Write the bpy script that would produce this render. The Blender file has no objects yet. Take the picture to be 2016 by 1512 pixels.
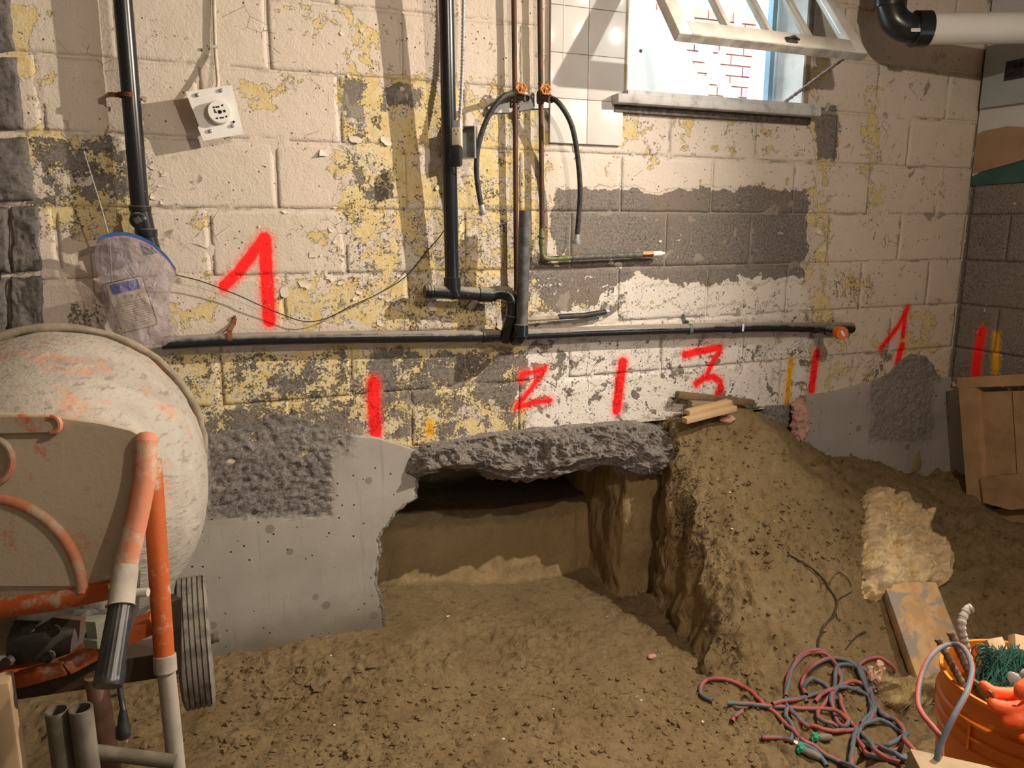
import bpy, bmesh, math, random
import numpy as np
from mathutils import Vector, Matrix

random.seed(7)
RNG = np.random.default_rng(11)
scene = bpy.context.scene
COL = scene.collection

# ------------------------------------------------------------------ camera
F = 1514.0
PITCH, YAW = math.radians(11.48), math.radians(22.47)
CAM = np.array([0.0, -2.543, 1.45])
cd = bpy.data.cameras.new('camera'); cam = bpy.data.objects.new('camera', cd); COL.objects.link(cam)
cam.location = CAM; cam.rotation_euler = (math.pi/2 - PITCH, 0, -YAW)
cd.sensor_width = 36.0; cd.lens = F/2016*36.0; cd.clip_start = 0.02
scene.camera = cam
FW = np.array([math.sin(YAW)*math.cos(PITCH), math.cos(YAW)*math.cos(PITCH), -math.sin(PITCH)])
RT = np.array([math.cos(YAW), -math.sin(YAW), 0.0]); UP = np.cross(RT, FW)

# ------------------------------------------------------------------ world, lights, exposure
vs = scene.view_settings
vs.view_transform = 'Standard'; vs.look = 'None'; vs.gamma = 1.0; vs.use_curve_mapping = False
vs.exposure = -0.22
w = bpy.data.worlds.new('world'); scene.world = w; w.use_nodes = True
bg = w.node_tree.nodes['Background']; bg.inputs[0].default_value = (0.80, 0.91, 1.0, 1); bg.inputs[1].default_value = 11.0

LAMP_A = (2.62, -1.42, 2.50)      # clamp work light, aimed left
LAMP_B = (1.20, -2.40, 2.36)      # bare bulb under the ceiling
def lamp(name, loc, power, col, size):
    d = bpy.data.lights.new(name, 'POINT'); d.energy = power; d.color = col; d.shadow_soft_size = size
    o = bpy.data.objects.new(name, d); COL.objects.link(o); o.location = loc
    return o
d = bpy.data.lights.new('clamp_light_lamp', 'SPOT'); d.energy = 530; d.color = (1.0, 0.87, 0.71); d.shadow_soft_size = 0.016
d.spot_size = math.radians(120); d.spot_blend = 0.90
o = bpy.data.objects.new('clamp_light_lamp', d); COL.objects.link(o); o.location = LAMP_A
o.rotation_euler = Vector((-.86, .03, -.50)).to_track_quat('-Z', 'Y').to_euler()
lamp('ceiling_bulb_lamp', LAMP_B, 104, (1.0, 0.86, 0.69), 0.020)
def area(name, loc, rot, size, power, col):
    d = bpy.data.lights.new(name, 'AREA'); d.energy = power; d.color = col; d.shape = 'RECTANGLE'
    d.size, d.size_y = size
    o = bpy.data.objects.new(name, d); COL.objects.link(o); o.location = loc; o.rotation_euler = rot
    return o
# soft area fill added behind the camera to lift the ambient light, no real fixture
area('added_fill_light', (0.2, -3.9, 2.55), (math.radians(25), 0, 0), (2.4, 0.6), 7, (1.0, 0.86, 0.68))

# ------------------------------------------------------------------ pixel helpers (2016 x 1512 frame)
def ray(px, py):
    return FW + RT*((px-1008)/F) - UP*((py-756)/F)
def W(px, py, off=0.0):                 # on the plane 'off' metres in front of the block wall
    d = ray(px, py); return CAM + d*((-off-CAM[1])/d[1])
def G(px, py, z=0.0):                   # on a level plane
    d = ray(px, py); return CAM + d*((z-CAM[2])/d[2])
def RW(px, py, off=0.0):                # on the right wall
    d = ray(px, py); return CAM + d*((XR-off-CAM[0])/d[0])
def Zd(px, py, z):                      # at a depth along the view axis
    return CAM + ray(px, py)*z
def proj(P):
    q = np.asarray(P) - CAM
    zc = q@FW
    zc = np.where(np.abs(zc) < 1e-4, 1e-4, zc)
    return 1008 + F*(q@RT)/zc, 756 - F*(q@UP)/zc
XR = 3.32
def sm(a, b, x):
    t = np.clip((x-a)/(b-a), 0, 1); return t*t*(3-2*t)

# ------------------------------------------------------------------ numpy noise
_perm = RNG.permutation(256); _perm = np.concatenate([_perm, _perm, _perm])
_grad = RNG.normal(size=(256, 3)); _grad /= np.linalg.norm(_grad, axis=1)[:, None]
def pn(p):
    p = np.asarray(p, float); i = np.floor(p).astype(int); f = p-i; i &= 255
    u = f*f*f*(f*(f*6-15)+10)
    def g(dx, dy, dz):
        h = _perm[_perm[_perm[(i[:, 0]+dx) & 255]+((i[:, 1]+dy) & 255)]+((i[:, 2]+dz) & 255)]
        return (_grad[h]*(f-np.array([dx, dy, dz]))).sum(1)
    def lp(a, b, t): return a+(b-a)*t
    x0 = lp(lp(g(0,0,0), g(1,0,0), u[:, 0]), lp(g(0,1,0), g(1,1,0), u[:, 0]), u[:, 1])
    x1 = lp(lp(g(0,0,1), g(1,0,1), u[:, 0]), lp(g(0,1,1), g(1,1,1), u[:, 0]), u[:, 1])
    return lp(x0, x1, u[:, 2])*1.6
def fbm(p, s, o=4, g=0.5):
    p = np.asarray(p, float)*s; a = 1.0; r = 0
    for k in range(o):
        r = r + a*pn(p+17.3*k); p = p*2.03; a *= g
    return r
def ridge(p, s, o=4, g=0.5):
    p = np.asarray(p, float)*s; a = 1.0; r = 0
    for k in range(o):
        r = r + a*(1-2*np.abs(pn(p+9.1*k))); p = p*2.07; a *= g
    return r

# ------------------------------------------------------------------ object helpers
def tag(o, label=None, cat=None, group=None, kind=None):
    if label: o['label'] = label
    if cat: o['category'] = cat
    if group: o['group'] = group
    if kind: o['kind'] = kind
    return o
def obj(name, verts, faces, mat=None, parent=None, smooth=False, attrs=None):
    me = bpy.data.meshes.new(name)
    verts = np.asarray(verts, float)
    inv = None
    if parent is not None:
        verts = verts - np.array(parent.location)
        o_loc = None
    me.from_pydata(verts.tolist(), [], [list(f) for f in faces])
    if smooth: me.polygons.foreach_set('use_smooth', [True]*len(me.polygons))
    if attrs:
        for k, v in attrs.items():
            a = me.attributes.new(k, 'FLOAT', 'POINT'); a.data.foreach_set('value', np.asarray(v, np.float32))
    me.update()
    o = bpy.data.objects.new(name, me); COL.objects.link(o)
    if mat is not None: me.materials.append(mat)
    if parent is not None: o.parent = parent
    return o
def thing(name, loc, label, cat, group=None, kind=None):
    o = bpy.data.objects.new(name, None); COL.objects.link(o); o.location = [float(v) for v in loc]
    o.empty_display_size = 0.05
    return tag(o, label, cat, group, kind)
def recenter(o):
    """move a top-level mesh's origin to the bottom centre of its bounds"""
    me = o.data; n = len(me.vertices); co = np.empty(n*3); me.vertices.foreach_get('co', co); co = co.reshape(-1, 3)
    c = np.array([(co[:, 0].min()+co[:, 0].max())/2, (co[:, 1].min()+co[:, 1].max())/2, co[:, 2].min()])
    me.vertices.foreach_set('co', (co-c).ravel()); me.update(); o.location = c+np.array(o.location)
    return o

def V(*a): return np.array(a, float)
def nrm(v):
    v = np.asarray(v, float); return v/(np.linalg.norm(v)+1e-12)
def frame(ax):
    ax = nrm(ax); a = V(0, 0, 1) if abs(ax[2]) < 0.9 else V(1, 0, 0)
    u = nrm(np.cross(a, ax)); return u, np.cross(ax, u), ax
def catmull(pts, n=8, closed=False):
    pts = [np.asarray(p, float) for p in pts]
    if len(pts) < 3: return pts
    q = [2*pts[0]-pts[1]]+pts+[2*pts[-1]-pts[-2]]
    out = []
    for i in range(1, len(q)-2):
        p0, p1, p2, p3 = q[i-1], q[i], q[i+1], q[i+2]
        for k in range(n):
            t = k/n
            out.append(0.5*((2*p1)+(-p0+p2)*t+(2*p0-5*p1+4*p2-p3)*t*t+(-p0+3*p1-3*p2+p3)*t**3))
    out.append(pts[-1]); return out
class MB:
    def __init__(s): s.v = []; s.f = []
    def add(s, v, f):
        b = len(s.v); s.v += [tuple(float(c) for c in p) for p in v]; s.f += [tuple(b+i for i in q) for q in f]; return s
    def box(s, c, size, R=None, bev=0.0):
        c = np.asarray(c, float); h = np.asarray(size, float)/2
        if bev > 0:
            bm = bmesh.new(); bmesh.ops.create_cube(bm, size=1.0)
            for v in bm.verts: v.co = Vector([v.co[i]*2*h[i] for i in range(3)])
            bmesh.ops.bevel(bm, geom=bm.edges[:], offset=bev, segments=2, affect='EDGES', profile=0.5)
            vv = np.array([v.co[:] for v in bm.verts]); bm.verts.index_update()
            ff = [[v.index for v in f.verts] for f in bm.faces]; bm.free()
        else:
            vv = np.array([[x, y, z] for x in (-h[0], h[0]) for y in (-h[1], h[1]) for z in (-h[2], h[2])])
            ff = [(0,1,3,2), (4,6,7,5), (0,4,5,1), (2,3,7,6), (0,2,6,4), (1,5,7,3)]
        if R is not None: vv = vv@np.asarray(R).T
        return s.add(vv+c, ff)
    def beam(s, a, b, wdt, thk, up=(0,0,1), bev=0.0):
        a = np.asarray(a, float); b = np.asarray(b, float); ax = nrm(b-a)
        sd = nrm(np.cross(ax, up)); u2 = np.cross(sd, ax)
        return s.box((a+b)/2, (np.linalg.norm(b-a), wdt, thk), np.stack([ax, sd, u2], 1), bev)
    def tube(s, pts, r, seg=16, cap=True, hollow=0.0):
        pts = [np.asarray(p, float) for p in pts]; n = len(pts)
        rr = r if hasattr(r, '__len__') else [r]*n
        u, v_, _ = frame(pts[1]-pts[0]); vs_ = []; fs = []
        for i, p in enumerate(pts):
            t = nrm(pts[min(i+1, n-1)]-pts[max(i-1, 0)])
            u = nrm(u-t*np.dot(u, t)); v_ = np.cross(t, u)
            for k in range(seg):
                a = 2*math.pi*k/seg; vs_.append(p+rr[i]*(math.cos(a)*u+math.sin(a)*v_))
        for i in range(n-1):
            for k in range(seg):
                k2 = (k+1) % seg; fs.append((i*seg+k, i*seg+k2, (i+1)*seg+k2, (i+1)*seg+k))
        if cap:
            fs.append(tuple(range(seg))[::-1]); fs.append(tuple((n-1)*seg+k for k in range(seg)))
        return s.add(vs_, fs)
    def lathe(s, prof, o, ax, seg=32, cap=True):
        """prof: list of (distance along axis, radius)"""
        u, v_, ax = frame(ax); o = np.asarray(o, float); vs_ = []; fs = []; n = len(prof)
        for (h, r) in prof:
            for k in range(seg):
                a = 2*math.pi*k/seg; vs_.append(o+ax*h+r*(math.cos(a)*u+math.sin(a)*v_))
        for i in range(n-1):
            for k in range(seg):
                k2 = (k+1) % seg; fs.append((i*seg+k, i*seg+k2, (i+1)*seg+k2, (i+1)*seg+k))
        if cap:
            fs.append(tuple(range(seg))[::-1]); fs.append(tuple((n-1)*seg+k for k in range(seg)))
        return s.add(vs_, fs)
    def prism(s, outline, d):
        """closed 3-D outline (list of points) extruded by vector d"""
        o = [np.asarray(p, float) for p in outline]; n = len(o); d = np.asarray(d, float)
        return s.add(o+[p+d for p in o], [tuple(range(n)), tuple(range(2*n-1, n-1, -1))]+[(i, i+n, (i+1) % n+n, (i+1) % n) for i in range(n)])
    def build(s, name, mat=None, parent=None, smooth=False):
        return obj(name, s.v, s.f, mat, parent, smooth)
def autosmooth(o, ang=40):
    me = o.data
    me.polygons.foreach_set('use_smooth', [True]*len(me.polygons))
    bm = bmesh.new(); bm.from_mesh(me)
    for e in bm.edges:
        if len(e.link_faces) == 2 and e.calc_face_angle(0) > math.radians(ang): e.smooth = False
    bm.normal_update(); bm.to_mesh(me); bm.free()
    return o
def fixn(o):
    bm = bmesh.new(); bm.from_mesh(o.data); bmesh.ops.recalc_face_normals(bm, faces=bm.faces[:]); bm.to_mesh(o.data); bm.free(); return o
def top(mb, name, mat, label, cat, group=None, smooth=40):
    o = mb.build(name, mat); fixn(o)
    if smooth: autosmooth(o, smooth)
    recenter(o); return tag(o, label, cat, group)
def part(mb, name, mat, parent, label=None, smooth=40):
    """part of a thing: coordinates are given in the world and made local; sub-parts add up the chain"""
    off = np.zeros(3); p = parent
    while p is not None: off = off+np.array(p.location); p = p.parent
    me_o = obj(name, np.asarray(mb.v, float)-off, mb.f, mat, None); fixn(me_o)
    if smooth: autosmooth(me_o, smooth)
    me_o.parent = parent
    if label: me_o['label'] = label
    return me_o

# ------------------------------------------------------------------ materials
class NT:
    def __init__(s, name):
        s.m = bpy.data.materials.new(name); s.m.use_nodes = True; s.t = s.m.node_tree; s.t.nodes.clear()
        s.out = s.n('ShaderNodeOutputMaterial'); s.b = s.n('ShaderNodeBsdfPrincipled'); s.l(s.b.outputs[0], s.out.inputs[0])
    def n(s, t, **k):
        x = s.t.nodes.new(t)
        for a, b in k.items(): setattr(x, a, b)
        return x
    def l(s, a, b): s.t.links.new(a, b)
    def val(s, i, v):
        if hasattr(v, 'is_output') or isinstance(v, bpy.types.NodeSocket): s.l(v, i)
        else: i.default_value = v
    def math(s, op, a, b=0.0, c=0.0, clamp=False):
        x = s.n('ShaderNodeMath', operation=op); x.use_clamp = clamp
        s.val(x.inputs[0], a); s.val(x.inputs[1], b); s.val(x.inputs[2], c); return x.outputs[0]
    def vmath(s, op, a, b=None, sc=None):
        x = s.n('ShaderNodeVectorMath', operation=op); s.val(x.inputs[0], a)
        if b is not None: s.val(x.inputs[1], b)
        if sc is not None: s.val(x.inputs[3], sc)
        return x.outputs['Value'] if op in ('DOT_PRODUCT', 'LENGTH', 'DISTANCE') else x.outputs[0]
    def pos(s): return s.n('ShaderNodeNewGeometry').outputs['Position']
    def oc(s): return s.n('ShaderNodeTexCoord').outputs['Object']
    def noise(s, v, scale, detail=4, rough=0.55, dist=0.0):
        x = s.n('ShaderNodeTexNoise'); s.l(v, x.inputs['Vector']); x.inputs['Scale'].default_value = scale
        x.inputs['Detail'].default_value = detail; x.inputs['Roughness'].default_value = rough; x.inputs['Distortion'].default_value = dist
        return x.outputs[0]
    def vor(s, v, scale, feat='F1', out=0, rnd=1.0):
        x = s.n('ShaderNodeTexVoronoi', feature=feat); s.l(v, x.inputs['Vector']); x.inputs['Scale'].default_value = scale
        x.inputs['Randomness'].default_value = rnd; return x.outputs[out]
    def step(s, v, a, b):
        x = s.n('ShaderNodeMapRange', interpolation_type='SMOOTHSTEP'); s.val(x.inputs[0], v); s.val(x.inputs[1], a); s.val(x.inputs[2], b)
        return x.outputs[0]
    def mix(s, f, a, b, mode='MIX'):
        x = s.n('ShaderNodeMix', data_type='RGBA', blend_type=mode); s.val(x.inputs[0], f)
        for i, v in ((6, a), (7, b)):
            if isinstance(v, (tuple, list)): v = tuple(v)+((1,) if len(v) == 3 else ())
            s.val(x.inputs[i], v)
        return x.outputs[2]
    def attr(s, name):
        x = s.n('ShaderNodeAttribute'); x.attribute_name = name; return x.outputs['Fac']
    def bump(s, h, strength=1.0, dist=0.01, prev=None):
        x = s.n('ShaderNodeBump'); s.val(x.inputs['Height'], h); x.inputs['Strength'].default_value = strength; x.inputs['Distance'].default_value = dist
        if prev is not None: s.l(prev, x.inputs['Normal'])
        return x.outputs[0]
    def done(s, col, rough=0.6, metal=0.0, nor=None, spec=0.3):
        if isinstance(col, (tuple, list)): col = tuple(col)+((1,) if len(col) == 3 else ())
        s.val(s.b.inputs['Base Color'], col); s.val(s.b.inputs['Roughness'], rough); s.val(s.b.inputs['Metallic'], metal)
        s.b.inputs['Specular IOR Level'].default_value = spec
        if nor is not None: s.l(nor, s.b.inputs['Normal'])
        return s.m
def M(name, c1, c2=None, rough=0.6, metal=0.0, scale=20, lo=0.4, hi=0.65, bump=0.0, bscale=60, bdist=0.003, spec=0.3, world=False, detail=5):
    t = NT(name); v = t.pos() if world else t.oc()
    col = c1
    if c2 is not None: col = t.mix(t.step(t.noise(v, scale, detail, 0.6), lo, hi), c1, c2)
    nor = t.bump(t.noise(v, bscale, 5, 0.6), bump, bdist) if bump else None
    return t.done(col, rough, metal, nor, spec)
def S(r, g, b):            # sRGB 0-255 -> linear
    return tuple(((c/255)/12.92 if c/255 <= 0.04045 else ((c/255+0.055)/1.055)**2.4) for c in (r, g, b))

# =================================================================== SETTING
# ---- wall paint: which layer shows where (control fields in Python, flake edges in the shader)
def softrect(px, py, r, s):
    x0, x1, y0, y1 = r
    d = np.maximum(np.maximum(x0-px, px-x1), np.maximum(y0-py, py-y1))
    return sm(s, -s, d)
def field(px, py, base, rects):
    f = np.full(px.shape, float(base))
    for (r, v, s) in rects:
        m = softrect(px, py, r, s); f = f*(1-m)+v*m
    return f
CREAM = [((660,860,150,420),0.30,26), ((680,800,300,400),0.22,16), ((845,1075,165,420),0.42,28), ((560,690,8,60),0.5,20), ((670,740,40,130),0.58,18),
         ((20,62,10,150),0.1,10), ((30,95,150,265),0.55,14), ((30,280,268,400),0.34,18), ((90,270,380,480),0.42,18), ((475,535,150,215),0.42,14),
         ((690,1060,405,560),0.46,22), ((560,660,440,520),0.62,20), ((545,800,545,650),0.38,22), ((780,1060,560,660),0.42,20), ((320,420,590,650),0.45,16),
         ((-50,720,690,780),0.20,12), ((-50,900,780,900),0.12,14), ((700,1040,680,800),0.18,16), ((880,1040,800,900),0.34,24),
         ((1085,1585,374,522),0.0,7), ((1040,1260,505,610),0.22,20), ((1240,1590,505,555),0.18,14), ((1180,1250,560,612),0.60,10),
         ((1230,1590,555,640),0.86,16), ((1040,1600,672,840),0.74,12), ((1040,1130,690,800),0.58,16),
         ((1590,1632,90,700),0.42,9), ((1606,1648,208,315),0.05,6), ((1600,1640,310,560),0.5,10), ((1700,1740,160,420),0.50,8),
         ((1225,1262,205,280),0.36,12), ((1262,1580,215,310),0.72,12), ((1640,1720,540,605),0.60,16), ((1780,1850,610,700),0.4,14), ((1590,1760,660,700),.62,10), ((1585,1900,705,800),0.66,14)]
YELLOW = [((660,720,165,280),0.32,14), ((740,835,165,215),0.36,14), ((660,1060,160,660),0.74,20), ((680,720,170,280),0.36,14), ((745,832,168,212),0.38,12),
          ((700,790,335,400),0.5,16), ((-50,700,690,740),0.62,14), ((-50,1040,735,800),0.50,16), ((300,480,750,800),0.72,18), ((-50,720,800,900),0.44,14), ((720,1040,690,800),0.40,16), ((720,1040,800,900),.56,20),
          ((60,300,270,400),0.46,18), ((1085,1588,370,522),0.0,7), ((1040,1260,505,600),0.22,18), ((1240,1590,505,560),0.1,14), ((1040,1600,600,840),0.30,12),
          ((1606,1648,208,315),0.1,6), ((1685,1750,690,770),0.4,12), ((0,80,380,660),0.3,10), ((800,1060,560,660),0.6,16)]
SOOT = [((0,640,0,420),0.08,30), ((30,280,268,470),0.50,20), ((660,860,160,420),0.42,26), ((845,1075,165,420),0.36,30), ((640,1075,405,660),0.52,26), ((-50,480,690,800),0.52,14),
        ((480,1040,690,830),0.60,16), ((-50,900,800,900),0.55,16), ((1085,1590,372,522),0.35,10), ((1040,1590,540,640),0.40,20), ((1040,1600,670,840),0.45,16),
        ((1225,1590,205,320),0.38,16), ((1590,1900,60,700),0.22,20), ((1640,1720,540,605),0.56,16), ((1606,1648,208,315),0.5,6), ((130,200,590,660),.75,12)]
WHITE = [((1085,1590,540,640),0.9,20), ((1020,1590,670,840),1.0,16), ((1085,1590,205,372),0.35,20)]
def wall_attrs(P):
    px, py = proj(P)
    n = fbm(np.stack([P[:, 0], P[:, 1]*0, P[:, 2]], 1), 7, 3)*14
    n2 = fbm(np.stack([P[:, 0]+5, P[:, 1]*0, P[:, 2]], 1), 7, 3)*14
    px = px+n; py = py+n2
    return dict(cream=field(px, py, 0.90, CREAM), yellow=field(px, py, 0.86, YELLOW), soot=field(px, py, 0.10, SOOT), white=field(px, py, 0.0, WHITE))

RED, YEL = S(255, 34, 34), S(232, 170, 10)
# spray strokes: points in the photograph, half width px, colour
STROKES = [([(441,563),(470,535),(520,468)],12,0), ([(521,470),(526,560),(530,632)],14,0), ([(735,752),(736,800),(740,852)],12.5,0),
           ([(1027,748),(1026,736),(1050,733),(1074,724)],5.5,0), ([(1072,728),(1046,764),(1016,802)],6,0), ([(1018,802),(1050,792),(1083,788)],6,0),
           ([(1226,713),(1219,760),(1214,807)],10.5,0), ([(1348,698),(1380,690),(1416,685)],8,0), ([(1416,690),(1402,714),(1390,742)],6.5,0),
           ([(1371,756),(1385,744),(1404,742),(1417,752),(1419,766),(1412,776)],7.5,0), ([(1608,694),(1602,730),(1598,768)],8.5,0),
           ([(1787,606),(1768,642),(1734,686)],6,0), ([(1784,610),(1779,640),(1777,662)],6,0), ([(1775,680),(1766,716)],8,0),
           ([(1557,710),(1553,750),(1549,790)],6,1), ([(847,834),(846,852)],6.5,1)]
STROKES_R = [([(1934,652),(1926,690),(1921,742)],9,0), ([(1962,660),(1960,732)],6,1)]
def paint_marks(t, col, strokes, fn, wipe):
    """spray-can strokes: distance to each stroke on the wall plane, soft over-sprayed edge"""
    P = t.vmath('MULTIPLY', t.pos(), wipe); wv = np.array(wipe)
    nz = t.noise(t.pos(), 130, 3); nl = t.noise(t.pos(), 30, 3)
    for ci, c in ((0, RED), (1, YEL)):
        mn = None
        for pts, hw, k in strokes:
            if k != ci: continue
            q = [fn(*p)*wv for p in pts]
            mid = fn(*pts[0]); e = fn(pts[0][0], pts[0][1]+hw); rad = np.linalg.norm(e-mid)
            for a, b in zip(q[:-1], q[1:]):
                ba = b-a; pa = t.vmath('SUBTRACT', P, tuple(a))
                h = t.math('ADD', t.vmath('DOT_PRODUCT', pa, tuple(ba/np.dot(ba, ba))), 0.0, clamp=True)
                d = t.vmath('LENGTH', t.vmath('SUBTRACT', pa, t.vmath('SCALE', tuple(ba), sc=h)))
                d = t.math('SUBTRACT', d, float(rad))
                mn = d if mn is None else t.math('MINIMUM', mn, d)
        if mn is None: continue
        d = t.math('ADD', mn, t.math('MULTIPLY', t.math('SUBTRACT', nl, 0.5), 0.010))
        core = t.step(d, 0.0065, -0.0065)
        mist = t.math('MULTIPLY', t.step(d, 0.026, -0.004), t.step(nz, 0.36, 0.62))
        f = t.math('MAXIMUM', core, t.math('MULTIPLY', mist, 0.7))
        f = t.math('MULTIPLY', f, t.step(t.noise(t.pos(), 55, 5, 0.7), 0.30, 0.38))
        col = t.mix(f, col, c)
    return col
def wall_material(name, strokes, fn, wipe, warp=None):
    t = NT(name); P = t.pos()
    n_big = t.noise(P, 11, 6, 0.62, 0.6); n_mid = t.noise(P, 34, 7, 0.66); n_fine = t.noise(P, 120, 6, 0.65); n_slow = t.noise(P, 3.2, 4)
    edge = t.math('ADD', t.math('MULTIPLY', t.math('SUBTRACT', n_big, 0.5), 2.3), t.math('MULTIPLY', t.math('SUBTRACT', n_mid, 0.5), 1.2))
    cr = t.step(t.math('ADD', t.attr('cream'), edge), 0.47, 0.52)
    edge2 = t.math('ADD', t.math('MULTIPLY', t.math('SUBTRACT', t.noise(t.vmath('ADD', P, (3, 7, 1)), 13, 6, 0.65), 0.5), 1.9), t.math('MULTIPLY', t.math('SUBTRACT', n_fine, 0.5), 1.0))
    ye = t.step(t.math('ADD', t.attr('yellow'), edge2), 0.46, 0.53)
    spots = t.math('ADD', t.math('MULTIPLY', t.math('SUBTRACT', t.noise(P, 85, 5, 0.65), 0.5), 2.1), t.math('MULTIPLY', t.math('SUBTRACT', t.noise(P, 19, 3), 0.5), 1.1))
    so = t.step(t.math('ADD', t.attr('soot'), spots), 0.66, 0.78)
    bare = t.mix(t.step(n_fine, 0.35, 0.62), (0.115, 0.100, 0.092), (0.235, 0.210, 0.190))
    bare = t.mix(t.step(n_slow, 0.4, 0.7), bare, (0.21, 0.175, 0.145))
    bare = t.mix(t.math('MULTIPLY', t.attr('mortar'), .8), bare, (0.30, 0.265, 0.225))
    yel = t.mix(t.step(n_mid, 0.35, 0.65), (0.60, 0.46, 0.20), (0.66, 0.56, 0.34))
    yel = t.mix(t.step(n_big, 0.45, 0.62), yel, (0.64, 0.57, 0.41))
    crm = t.mix(t.step(n_slow, 0.35, 0.65), (0.60, 0.530, 0.44), (0.64, 0.55, 0.475))
    crm = t.mix(t.math('MULTIPLY', t.step(t.noise(P, 20, 6, .7), .52, .74), .38), crm, (.44, .38, .31)); crm = t.mix(t.math('MULTIPLY', t.attr('white'), .85), crm, (0.74, 0.70, 0.66))
    col = t.mix(ye, bare, yel); col = t.mix(cr, col, crm)
    # thin dark line along the flaked edge and hairline crazing
    craze = t.vor(t.vmath('ADD', P, t.vmath('SCALE', t.n('ShaderNodeTexNoise').outputs[1], sc=0.0)), 16, 'DISTANCE_TO_EDGE')
    cz = t.math('MULTIPLY', t.step(craze, 0.014, 0.004), t.step(t.noise(P, 6, 4, 0.6), 0.56, 0.64))
    col = t.mix(t.math('MULTIPLY', cz, 0.75), col, (0.20, 0.16, 0.11))
    col = t.mix(t.math('MULTIPLY', so, 0.88), col, (0.125, 0.108, 0.096))
    pits = t.step(t.vor(P, 48), 0.16, 0.08); pits = t.math('MULTIPLY', pits, t.step(t.noise(P, 9, 2), 0.50, 0.62))
    col = t.mix(pits, col, (0.06, 0.05, 0.045))
    crk = t.math('MULTIPLY', t.attr('mortar'), t.step(t.noise(P, 5.5, 5, .65), .53, .62)); col = t.mix(t.math('MULTIPLY', crk, .65), col, (.13, .105, .075))
    col = paint_marks(t, col, strokes, fn, wipe)
    h = t.math('ADD', t.math('MULTIPLY', cr, 1.0), t.math('MULTIPLY', ye, 0.5))
    h = t.math('SUBTRACT', h, t.math('MULTIPLY', pits, 1.6)); h = t.math('SUBTRACT', h, t.math('MULTIPLY', cz, 0.7)); h = t.math('SUBTRACT', h, t.math('MULTIPLY', so, 0.35))
    b1 = t.bump(h, 0.9, 0.0028)
    rg = t.math('ADD', t.math('MULTIPLY', n_fine, 0.9), t.math('MULTIPLY', n_mid, 1.1))
    b2 = t.bump(rg, 0.55, 0.006, b1)
    return t.done(col, 0.72, 0, b2, 0.25)
MAT_WALL = wall_material('painted_block', STROKES, lambda x, y: W(x, y), (1, 0, 1))
MAT_WALL_R = wall_material('painted_block_side', STROKES_R, lambda x, y: RW(x, y), (0, 1, 1))

# ---- block wall: every block its own piece, mortar slab recessed behind
ZC, CH, BL = 1.506, 0.2032, 0.4064
X0, X1, ZB, ZT = -1.9, XR, 0.693, 2.66
WIN = (1.47, 2.315, 1.905, 2.445)              # window opening x0 x1 z0 z1
def mortar_wall():
    xs = [X0, WIN[0], WIN[1], X1]; vs_, fs = [], []
    def grid(xa, xb, za, zb):
        nx = max(2, int((xb-xa)/0.03)); nz = max(2, int((zb-za)/0.03)); b = len(vs_)
        for j in range(nz+1):
            for i in range(nx+1): vs_.append((xa+(xb-xa)*i/nx, 0.0002, za+(zb-za)*j/nz))
        for j in range(nz):
            for i in range(nx):
                a = b+j*(nx+1)+i; fs.append((a, a+1, a+nx+2, a+nx+1))
    grid(X0, WIN[0], ZB, ZT); grid(WIN[1], X1, ZB, ZT); grid(WIN[0], WIN[1], ZB, WIN[2]); grid(WIN[0], WIN[1], WIN[3], ZT)
    # reveals and back face
    def q(*p):
        b = len(vs_); vs_.extend(p); fs.append((b, b+1, b+2, b+3))
    a0, a1, z0, z1 = WIN; T = 0.21
    q((a0,.0015,z0),(a0,T,z0),(a0,T,z1),(a0,.0015,z1)); q((a1,.0015,z0),(a1,.0015,z1),(a1,T,z1),(a1,T,z0))
    q((a0,.0015,z0),(a1,.0015,z0),(a1,T,z0),(a0,T,z0)); q((a0,.0015,z1),(a0,T,z1),(a1,T,z1),(a1,.0015,z1))
    q((X0,T,ZB),(X0,T,ZT),(a0,T,ZT),(a0,T,ZB)); q((a1,T,ZB),(a1,T,ZT),(X1,T,ZT),(X1,T,ZB)); q((a0,T,ZB),(a0,T,z0),(a1,T,z0),(a1,T,ZB)); q((a0,T,z1),(a0,T,ZT),(a1,T,ZT),(a1,T,z1))
    q((X0,.0015,ZB),(X0,T,ZB),(X1,T,ZB),(X1,.0015,ZB)); q((X0,.0015,ZT),(X1,.0015,ZT),(X1,T,ZT),(X0,T,ZT))
    P = np.array(vs_); m = np.abs(P[:, 1]-0.0002) < 1e-6
    P[m, 1] += 0.0025*fbm(P[m], 22, 3)
    at = wall_attrs(P); at['mortar'] = np.ones(len(P)); return obj('wall_back', P, fs, MAT_WALL, attrs=at)
WALL = tag(mortar_wall(), 'painted concrete block wall, flaking cream over yellow, with red spray marks', None, None, 'structure')
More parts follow.
